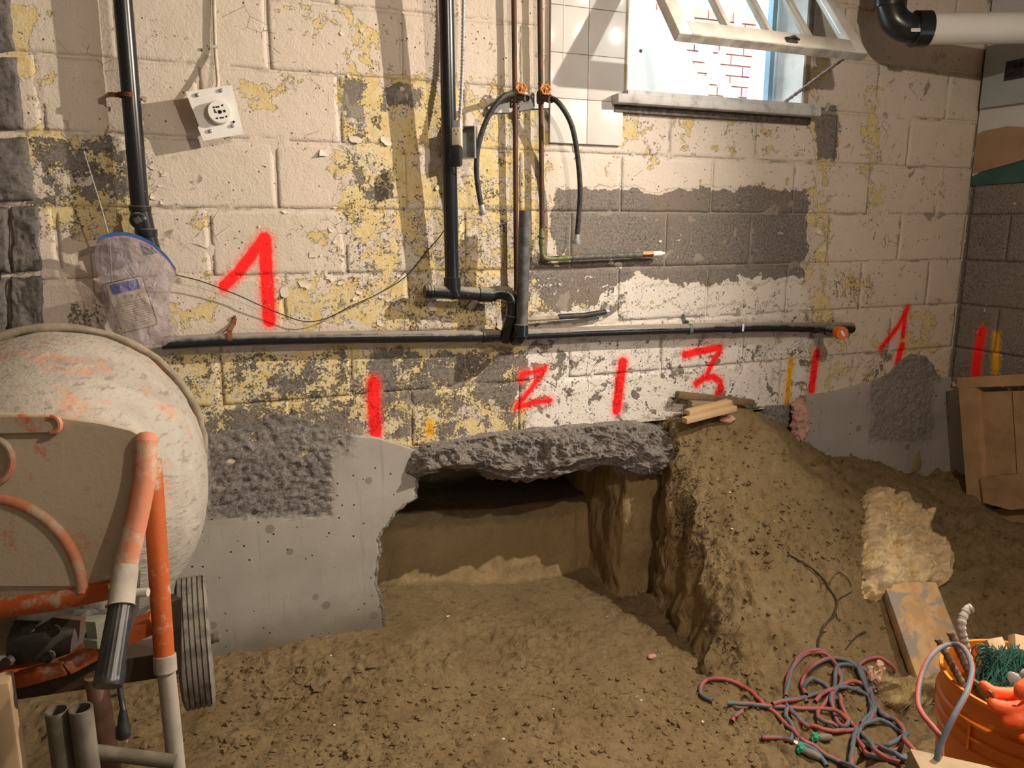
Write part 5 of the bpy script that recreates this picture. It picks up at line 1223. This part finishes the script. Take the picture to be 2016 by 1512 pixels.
p = onsoil(1720, 1338, .03); mb = blob(p, (V(.022, 0, .01), V(0, .012, 0), V(0, 0, .03)), .012, 40, 8.0, 3); top(mb, 'paper_scrap', M('crumpled_pink_paper', (.62, .40, .30), (.52, .33, .25), .8, scale=30), 'crumpled pale pink scrap by the hoses', 'scrap', smooth=20)
p = onsoil(1283, 1294, .004); mb = blob(p, (V(.016, 0, 0), V(0, .008, 0), V(0, 0, .006)), .004, 60, 9.0, 2); top(mb, 'pink_scrap', PINK, 'tiny pink scrap on the trench floor', 'scrap', smooth=60)

# plank down the slope
pt, pb = onsoil(1790, 1168, .035), onsoil(1858, 1352, .045); pt = pt+V(0, 0, .015); dlt = nrm(pb-pt); pb = pb+dlt*.06
t = NT('cement_stained_plank'); v = t.oc(); n = t.noise(v, 9, 5, .6, .3); col = t.mix(t.step(t.noise(t.vmath('MULTIPLY', v, (8, 8, 1)), 3, 4), .35, .65), (.56, .37, .20), (.45, .28, .14)); col = t.mix(t.step(n, .47, .53), col, (.30, .27, .235))
PLK = t.done(col, .8, 0, t.bump(n, .3, .006), .2)
nrml = nrm(np.cross(np.cross(dlt, V(0, 0, 1)), dlt)); mb = MB(); mb.beam(pt, pb, .185, .045, nrml, .003); top(mb, 'plank', PLK, 'cement stained plank lying down the heap above the bucket', 'plank')
# sticks and offcuts on top of the heap
def stick(a, b, w_, h_, name, mat, label, cat, group=None, bev=.002, up=(0, 0, 1)):
    mb = MB(); mb.beam(a, b, w_, h_, up, bev); return top(mb, name, mat, label, cat, group)
a, b = W(1332, 777, .035), W(1482, 793, .035)
BARK = M('dirty_dark_wood', (.13, .085, .045), (.20, .135, .075), .9, scale=14, bump=.4)
stick(a, b, .03, .028, 'wood_stake', BARK, 'long dark dirty stake lying on the heap against the wall', 'stake', None, .006)
stick(W(1358, 794, .065), W(1440, 798, .06), .03, .022, 'wood_offcut', M('grey_old_wood', (.25, .19, .12), (.33, .25, .16), .85, scale=12), 'greyish wood offcut just below the dark stake', 'offcut', 'wood offcuts on the heap')
stick(W(1352, 812, .10), W(1436, 791, .085), .036, .020, 'wood_offcut', NEWP, 'pale wood offcut lying in the middle of the small pile', 'offcut', 'wood offcuts on the heap')
stick(W(1347, 828, .13), W(1446, 803, .115), .034, .022, 'wood_offcut', NEWP, 'pale wood offcut at the front of the small pile', 'offcut', 'wood offcuts on the heap')

# twin welding hose
t = NT('red_blue_twin_hose'); tc = t.n('ShaderNodeUVMap'); tc.uv_map = 'uv'; sx_ = t.n('ShaderNodeSeparateXYZ'); t.l(tc.outputs[0], sx_.inputs[0])
ph = t.math('FRACT', t.math('ADD', sx_.outputs[0], t.math('MULTIPLY', sx_.outputs[1], 1.0)))
f = t.step(t.math('ABSOLUTE', t.math('SUBTRACT', ph, .5)), .24, .26)
n = t.noise(t.oc(), 30, 5, .65); col = t.mix(f, (.095, .135, .175), (.36, .09, .08)); col = t.mix(t.math('MULTIPLY', t.step(n, .5, .75), .5), col, (.26, .21, .15))
HOSE = t.done(col, .6, 0, None, .3)
def uvtube(name, pts, r, mat, parent, twist, ph0=0., seg=12):
    mb = MB(); mb.tube(pts, r, seg, False); off = np.zeros(3); p = parent
    if parent is not None: off = np.array(parent.location)
    o = obj(name, np.array(mb.v)-off, mb.f, mat, None, True); o.parent = parent
    ln = np.concatenate([[0], np.cumsum([np.linalg.norm(pts[i+1]-pts[i]) for i in range(len(pts)-1)])])
    uv = o.data.uv_layers.new(name='uv'); dat = []
    for poly in o.data.polygons:
        k0 = poly.index % seg; i0 = poly.index//seg
        for li, vi in zip(poly.loop_indices, poly.vertices):
            k = vi % seg; k = seg if (k == 0 and k0 == seg-1) else k; dat += [k/seg, ln[vi//seg]*twist+ph0]
    uv.data.foreach_set('uv', dat); return o
def c7(p): return (p[0]/3.6+1340, p[1]/3.6+1100)
loops = [[(300,1045),(480,1060),(680,1060),(900,1075),(1080,1110),(1200,1180),(1290,1260),(1340,1330),(1500,1420),(1620,1460)],
 [(245,1035),(150,990),(140,920),(190,880),(290,865),(390,885),(480,945),(580,1030),(660,1100),(740,1180),(850,1280),(960,1350),(1080,1430),(1200,1490),(1300,1560)],
 [(750,1010),(745,930),(765,850),(800,750),(850,680),(930,655),(1010,680),(1090,750),(1130,830),(1120,900),(1075,960),(1075,1080),(1110,1170)],
 [(1000,1220),(850,1180),(770,1090),(750,1010),(755,920),(790,800),(840,710),(920,668),(1000,690),(1080,745),(1110,800),(1140,880)],
 [(620,1050),(770,1030),(850,1000),(1000,950),(1150,930),(1260,950),(1340,1000),(1360,1080),(1340,1150),(1260,1220),(1120,1240),(980,1225),(870,1190)],
 [(870,1010),(860,900),(890,820),(960,750),(1060,710),(1160,720),(1240,770),(1290,850),(1330,950),(1350,1060),(1330,1140),(1280,1200)],
 [(890,1040),(870,950),(900,880),(950,865),(1010,890),(1045,960),(1060,1050),(1100,1160),(1150,1210),(1190,1180)],
 [(1100,930),(1140,910),(1270,900),(1340,920),(1400,945)], [(1110,970),(1160,1080),(1200,1160),(1240,1230)],
 [(1620,1440),(1480,1440),(1340,1420),(1270,1370),(1245,1290),(1270,1230),(1330,1190),(1430,1175),(1520,1210),(1590,1290),(1640,1380),(1690,1480)],
 [(1230,1560),(1212,1440),(1215,1330),(1250,1230),(1320,1180),(1370,1090),(1370,1010),(1330,900),(1290,810),(1240,750)],
 [(1270,1250),(1360,1350),(1440,1430),(1600,1470)], [(540,1275),(680,1280),(800,1300),(900,1340),(1000,1420),(1050,1500)],
 [(1260,1330),(1400,1360),(1540,1345),(1610,1290),(1590,1230),(1540,1170),(1440,1165),(1400,1080),(1340,980),(1280,850),(1250,770),(1310,720),(1400,705),(1480,750),(1530,812)],
 [(1080,990),(1075,890),(1085,810),(1130,760),(1200,760),(1290,800),(1350,880),(1390,980)], [(370,1185),(380,1130),(430,1095),(475,1085)],
 [(1360,1060),(1430,1100),(1500,1140),(1560,1210),(1600,1300),(1560,1370),(1460,1400),(1350,1370),(1280,1300)], [(780,1320),(800,1220),(740,1150),(745,1060)],
 [(940,1050),(1000,960),(1080,940),(1000,1060),(960,1130),(1040,1190),(1110,1210)]]
hz = thing('welding_hose', onsoil(1640, 1420), 'tangled heap of red and blue twin hose on the soil', 'hose')
for k, lp in enumerate(loops):
    c = catmull([np.array(c7(p)+(0,)) for p in lp], 8); pts = []
    for i, q in enumerate(c):
        pts.append(onsoil(q[0], q[1], .0062+.0052*(1+math.sin(i*.23+k*1.7))*(.6 if k in (1, 12, 15) else 1.6)))
    pts = [np.mean(pts[max(0, i-3):i+4], 0) for i in range(len(pts))]
    uvtube('hose_strand', pts, .0067, HOSE, hz, .9 if k % 2 else -.8, .37*k)
GNET = M('green_netting', (.02, .24, .14), (.05, .32, .20), .6, scale=40); DCON = M('dusty_connector', (.17, .15, .125), (.24, .21, .17), .7, scale=30)
for (x, y, x2, y2, lab) in ((1632, 1456, 1605, 1459, 'small grey hose connector with green tape among the hoses'), (1612, 1500, 1580, 1478, 'muddy grey hose connector with green tape at the lower hoses')):
    a, b = onsoil(x, y, .012), onsoil(x2, y2, .012); o = thing('hose_connector', onsoil(x, y), lab, 'connector', 'hose connectors')
    mb = MB(); mb.tube([a, (a+b)/2, b], [.009, .012, .010], 12); part(mb, 'body', DCON, o)
    mb = blob(b+(b-a)*.15, (V(.012, 0, 0), V(0, .010, 0), V(0, 0, .010)), .005, 90, 2.0, 3); part(mb, 'green_tape', GNET, o, 'green tape', smooth=20)

# bucket
BZ = 1.47; rimc = Zd(2024, 1338, BZ); bk_h = .37; bz0 = rimc[2]-bk_h; gz = soilz(rimc[0], rimc[1])
bk = thing('bucket', V(rimc[0], rimc[1], bz0), 'orange plastic builder bucket full of tools at lower right', 'bucket')
BUCK = M('orange_bucket_plastic', (.72, .20, .015), (.64, .17, .02), .38, scale=3, spec=.45)
bp = [(0, 0), (0, .128), (.006, .132), (.255, .141), (.258, .147), (.262, .147), (.264, .1418), (.282, .1425), (.285, .1490), (.290, .1490), (.292, .1430), (.312, .1436), (.315, .1505), (.320, .1505), (.322, .1440), (.360, .1450), (.362, .1485), (.370, .1485), (.370, .1425), (.02, .129), (.02, 0)]
mb = MB(); mb.lathe(bp, V(rimc[0], rimc[1], bz0), V(0, 0, 1), 72, False); part(mb, 'body', BUCK, bk)
for a in np.linspace(0, 2*math.pi, 6, endpoint=False):
    c = V(rimc[0]+.1475*math.cos(a), rimc[1]+.1475*math.sin(a), bz0+.289); mb = MB(); mb.box(c, (.008, .003, .050), np.array([[math.cos(a), -math.sin(a), 0], [math.sin(a), math.cos(a), 0], [0, 0, 1]])); part(mb, 'rib', BUCK, bk)
ea = math.atan2(-.95, -.30)
c = V(rimc[0]+.152*math.cos(ea), rimc[1]+.152*math.sin(ea), bz0+.285); mb = MB(); mb.lathe([(-.008, .016), (.006, .016), (.008, .010)], c, V(math.cos(ea), math.sin(ea), 0), 16); part(mb, 'handle_ear', BUCK, bk)
mb = MB(); mb.tube(catmull([c+V(0, 0, 0), c+V(.05, -.035, -.10), c+V(.14, -.02, -.16), c+V(.26, .08, -.14)], 8), .0022, 8); part(mb, 'wire_handle', STEEL, bk, 'thin wire handle')
mb = MB(); mb.lathe([(0, 0), (0, .1405), (.012, .1405), (.014, .0)], V(rimc[0], rimc[1], bz0+.26), V(0, 0, 1), 40); part(mb, 'contents', M('dark_rubble_dust', (.10, .085, .07), (.15, .13, .11), .9, scale=20), bk)
mb = MB(); p = V(rimc[0], rimc[1], 0); mb.box(V(rimc[0], rimc[1], (bz0+gz-.02)/2), (.30, .30, max(.02, bz0-gz+.02)), None, .004)
if bz0-gz > .02: top(mb, 'wood_block', PLK, 'wooden block under the orange bucket', 'block')
# rebar, twine, glove, stakes in the bucket
REB = M('rusty_rebar', (.16, .105, .075), (.23, .17, .13), .75, .3, scale=50); REBW = M('dusty_rebar', (.42, .39, .35), (.30, .27, .24), .85, scale=40)
def c8(x, y): return (x/5.04+1616, y/5.04+1212)
def rebar(pts, r, mat, lab):
    c = catmull(pts, 40); n = len(c); L = np.cumsum([0]+[np.linalg.norm(c[i+1]-c[i]) for i in range(n-1)])
    mb = MB(); mb.tube(c, [r+.0011*(1 if math.sin(l*520) > .25 else 0) for l in L], 12); top(mb, 'rebar', mat, lab, 'rebar', 'rebar offcuts in the bucket')
zb_ = bz0+.274
def into(p, q):   # continue from p through q down to the contents
    d = q-p; tt = (zb_-p[2])/d[2]; return p+d*tt
def inb(dx, dy): return V(rimc[0]+dx, rimc[1]+dy, zb_)
a, b = Zd(*c8(1160, 225), BZ-.01), inb(-.095, -.01); rebar([a, (a+b)/2, b], .0062, REB, 'short rusty rebar leaning at the left of the bucket rim')
a, b = Zd(*c8(1285, 160), BZ+.0), inb(-.068, .0); rebar([a, (a+b)/2, b], .0068, REB, 'taller straight rusty rebar in the middle of the bucket')
a, b = Zd(*c8(1445, -50), BZ+.06), Zd(*c8(1395, 120), BZ+.05); rebar([Zd(*c8(1500, -75), BZ+.06), a, b, (b*.55+inb(-.05, .06)*.45)+V(.006, 0, 0), inb(-.05, .06)], .0078, REBW, 'bent whitish rebar sticking up from the bucket')
hl = [(1160,1360),(1230,1180),(1330,980),(1430,800),(1480,660),(1500,520),(1460,390),(1390,300),(1290,285),(1180,320),(1080,420),(1010,560),(970,720),(965,870),(1010,980),(1100,1090),(1200,1210)]
dz = [1.235,1.24,1.25,1.27,1.30,1.34,1.40,1.44,1.46,1.45,1.43,1.41,1.38,1.35,1.32,1.29,1.27]
hp_ = catmull([Zd(*c8(*p), z) for p, z in zip(hl, dz)], 10); e = hp_[0]; e2 = hp_[-1]
hp_ = catmull([V(e[0]-.03, e[1]-.02, soilz(e[0]-.03, e[1]-.02)+.01)], 2)[:1]+hp_+[V(e2[0]+.0, e2[1]-.03, soilz(e2[0], e2[1]-.03)+.01)]
mb = MB(); lo = uvtube('hose_loop', [np.asarray(p) for p in hp_], .0047, HOSE, None, .8, .3); recenter(lo); tag(lo, 'loop of red and blue hose standing up over the bucket rim', 'hose')
gq = V(rimc[0]-.052, rimc[1]-.010, bz0+.385); GREYP = M('grey_tool_plastic', (.30, .28, .26), (.22, .21, .20), .5, scale=20)
mb = MB(); mb.box(gq+V(0, 0, -.015), (.040, .035, .055), np.array(Matrix.Rotation(.5, 3, 'Y')), .010); mb.lathe([(-.012, .016), (.012, .016), (.012, .010), (-.012, .010)], gq+V(.012, -.02, .015), V(-.3, -1, .4), 18, False); top(mb, 'tool_handle', GREYP, 'grey plastic tool end showing between glove and twine in the bucket', 'tool')
# green twine
rg = np.random.default_rng(5); mb = MB(); base = Zd(1984, 1292, BZ+.02)
for k in range(420):
    a = base+RT*rg.uniform(-.045, .05)+UP*rg.uniform(-.012, .016)+FW*rg.uniform(-.02, .03); b = Zd(1975, 1352, BZ-.02)+RT*rg.uniform(-.055, .06)+FW*rg.uniform(-.03, .03)+UP*rg.uniform(-.01, .01)
    m_ = (a+b)/2-FW*rg.uniform(.0, .02)+RT*(rg.uniform(-.012, .012)); mb.tube(catmull([a, m_, b], 4), .0009, 4, False)
for k in range(10):
    c = Zd(1935+rg.uniform(-8, 14), 1290+rg.uniform(-14, 18), BZ+.0); r = rg.uniform(.008, .016); ph_ = rg.uniform(0, 6)
    mb.tube([c+r*(math.cos(a)*RT+math.sin(a)*UP)+FW*.004*math.sin(a+ph_) for a in np.linspace(0, 6.0, 20)], .0011, 4, False)
tw = top(mb, 'green_twine', M('dark_green_twine', (.012, .055, .042), (.022, .09, .068), .5, scale=60), 'bundle of dark green plastic twine in the bucket', 'twine')
# stakes
for (q, lab) in ((((1945, 1256), (1972, 1300)), 'short pale stake behind the green twine, the left of two'), (((1998, 1250), (2010, 1300)), 'short pale stake behind the green twine at the frame edge')):
    a, b = Zd(q[0][0]+8, q[0][1]+2, BZ+.07), Zd(q[1][0], q[1][1], BZ+.05); b = into(a, b); stick(a, b, .032, .022, 'wood_stake', NEWP, lab, 'stake', 'stakes in the bucket', .0015, tuple(-FW))
# glove
GLV = M('orange_rubber_glove', (.86, .13, .035), (.78, .11, .03), .55, scale=30, bump=.25, bscale=120)
def capsule(mb, pts, rs): 
    c = catmull(pts, 5); r = np.interp(np.linspace(0, 1, len(c)), np.linspace(0, 1, len(rs)), rs); mb.tube(c, list(r), 12)
    for p, q in ((c[0], r[0]), (c[-1], r[-1])): 
        mb.lathe([(-q*.99, q*.1), (-q*.7, q*.71), (0, q), (q*.7, q*.71), (q*.99, q*.1)], p, V(0, 0, 1), 12)
mb = MB(); Zg = BZ-.16
palm = Zd(2062, 1392, Zg)
capsule(mb, [Zd(2062, 1370, Zg), Zd(2068, 1440, Zg-.01)], [.036, .038]); capsule(mb, [palm, Zd(2120, 1420, Zg+.02)], [.040, .042]); capsule(mb, [Zd(2035, 1395, Zg-.01), Zd(2070, 1420, Zg)], [.026, .036])
capsule(mb, [Zd(2040, 1368, Zg+.01), Zd(1990, 1366, Zg+.01), Zd(1955, 1362, Zg+.01), Zd(1938, 1350, Zg+.02)], [0.0172, 0.0112, 0.0103, 0.0099])
capsule(mb, [Zd(2040, 1390, Zg-.015), Zd(2000, 1396, Zg-.02), Zd(1966, 1392, Zg-.012), Zd(1954, 1384, Zg-.004)], [0.0163, 0.0133, 0.0116, 0.0099])
capsule(mb, [Zd(2050, 1412, Zg-.02), Zd(2010, 1418, Zg-.03), Zd(1990, 1422, Zg-.025), Zd(1982, 1418, Zg-.02)], [0.0172, 0.0129, 0.0112, 0.0099])
capsule(mb, [Zd(2060, 1352, Zg-.01), Zd(2035, 1345, Zg-.03), Zd(2012, 1356, Zg-.035), Zd(2008, 1368, Zg-.03)], [0.0172, 0.0129, 0.0112, 0.0099])
capsule(mb, [Zd(2066, 1435, Zg-.02), Zd(2035, 1448, Zg-.03), Zd(2015, 1452, Zg-.03)], [0.0155, 0.0120, 0.0095])
gv = mb.build('work_glove', GLV); m_ = gv.modifiers.new('join', 'REMESH'); m_.mode = 'VOXEL'; m_.voxel_size = .0028; m_.use_smooth_shade = True
m2 = gv.modifiers.new('soft', 'SMOOTH'); m2.factor = .6; m2.iterations = 6
dg = bpy.context.evaluated_depsgraph_get(); ev_ = gv.evaluated_get(dg); nm_ = bpy.data.meshes.new_from_object(ev_); gv.modifiers.clear(); gv.data = nm_
if not nm_.materials: nm_.materials.append(GLV)
recenter(gv); tag(gv, 'bright orange rubber work glove draped over the bucket rim', 'glove')
mb = MB(); mb.beam(Zd(1925, 1352, Zg+.05), Zd(1962, 1378, Zg-.005), .030, .004, tuple(-FW)); top(mb, 'metal_tag', M('olive_metal', (.28, .21, .09), (.22, .17, .08), .5, .4, scale=20), 'small olive metal strip under the glove fingers', 'scrap')
# timber in the foreground
a, b = Zd(1802, 1524, 1.22), Zd(2020, 1580, 1.20); mb = MB(); mb.beam(a-V(0, 0, .006), b, .085, .045, (0, 0, 1), .003); tb_ = top(mb, 'timber_offcut', M('grey_brown_timber', (.31, .23, .145), (.24, .175, .105), .8, scale=9, bump=.2), 'weathered timber end at the bottom edge in front of the bucket', 'timber')

# roots, crumbs and chips in the soil
ROOT = M('dark_root', (.055, .038, .025), (.10, .07, .045), .9, scale=40)
def rootpath(pl, r0, r1, jit=2.0):
    c = catmull([np.array(c7(p)+(0,)) for p in pl], 6); pts = [onsoil(q[0]+random.uniform(-jit, jit)*.4, q[1], .003) for q in c]; return pts, list(np.linspace(r0, r1, len(pts)))
rt = thing('tree_root', onsoil(1645, 1200), 'dark forked tree root lying across the soil heap', 'root')
for nme, pl, r0, r1 in (('main_root', [(760,-30),(900,50),(1010,140),(1060,220),(1105,300),(1085,400),(1020,470),(975,580),(968,640)], .003, .0055), ('branch', [(1110,300),(1160,265),(1220,235)], .003, .0015), ('branch', [(1215,200),(1180,140),(1125,95),(1070,140),(1050,200)], .0012, .0022), ('branch', [(1095,360),(1110,430)], .002, .001), ('branch', [(780,-20),(860,40),(960,120),(1000,200)], .0015, .001)):
    pts, rr = rootpath(pl, r0, r1); mb = MB(); mb.tube(pts, rr, 7); part(mb, nme, ROOT, rt)
pts, rr = rootpath([(1170,645),(1210,590),(1260,540),(1310,520)], .002, .004); mb = MB(); mb.tube(pts, rr, 7); top(mb, 'root_fragment', ROOT, 'short loose root fragment below the forked root', 'root')
rg = np.random.default_rng(21); mb = MB()
for k in range(520):
    s_ = rg.random(); cx = np.interp(s_, [0, .35, .7, 1], [1305, 1340, 1375, 1445]); cy = np.interp(s_, [0, .35, .7, 1], [850, 960, 1080, 1300])
    sp_ = 22 if s_ < .8 else 14
    x, y = cx+rg.normal()*sp_, cy+rg.normal()*28; a = onsoil(x, y, .001); pts = [a]
    d = nrm(V(rg.normal(), rg.normal()-1.0, rg.normal()*.8-.3))
    for j in range(4): d = nrm(d+.7*rg.normal(size=3)); pts.append(pts[-1]+d*rg.uniform(.006, .016))
    mb.tube(pts, [.0011, .001, .0008, .0006, .0004], 4, False)
o = mb.build('root_hairs', ROOT); tag(o, 'mat of fine dark root hairs along the cut edge of the heap', 'roots', None, 'stuff')
rg = np.random.default_rng(33); bm = bmesh.new(); bmesh.ops.create_icosphere(bm, subdivisions=1, radius=1.0); IV = np.array([v.co[:] for v in bm.verts]); bm.verts.index_update(); IF = [[v.index for v in f.verts] for f in bm.faces]; bm.free()
def scatter(name, n, mat, label, cat, fn, smin, smax, flat=1.0):
    vs2, fs = [], []
    for k in range(n):
        x, y = fn(rg); p = onsoil(x, y, 0)
        if p[1] > .02 or p[2] > .75: continue
        s_ = smin*(smax/smin)**(rg.random()**2.2); q = IV*(1+.35*rg.normal(size=(len(IV), 1)))*s_*np.array([rg.uniform(.8, 1.4), rg.uniform(.8, 1.3), rg.uniform(.5, .9)*flat])
        b = len(vs2); vs2 += (q+p+V(0, 0, s_*.25)).tolist(); fs += [[i+b for i in f] for f in IF]
    o = obj(name, np.array(vs2), fs, mat, None, False); return tag(o, label, cat, None, 'stuff')
CLOD = M('soil_clods', (.225, .160, .085), (.30, .22, .125), .95, scale=60, world=True, bump=.5, bscale=120)
def reg(rg):
    r = rg.random()
    if r < .42: return rg.uniform(420, 1500), 1512-(rg.random()**1.1)*200
    if r < .62: return rg.uniform(1330, 1700), rg.uniform(840, 1120)
    if r < .86: return rg.uniform(1380, 1980), rg.uniform(950, 1420)
    return rg.uniform(200, 800), rg.uniform(1300, 1512)
scatter('soil_clods', 3600, MAT_SOIL, 'loose crumbs and clods of brown soil', 'soil', reg, .0016, .010)
CHIP = M('white_stone_chips', (.70, .66, .58), None, .8)
scatter('stone_chips', 70, CHIP, 'tiny pale stone chips scattered on the soil', 'chips', lambda r: (r.uniform(600, 1600), r.uniform(860, 1480)), .0015, .006, .6)
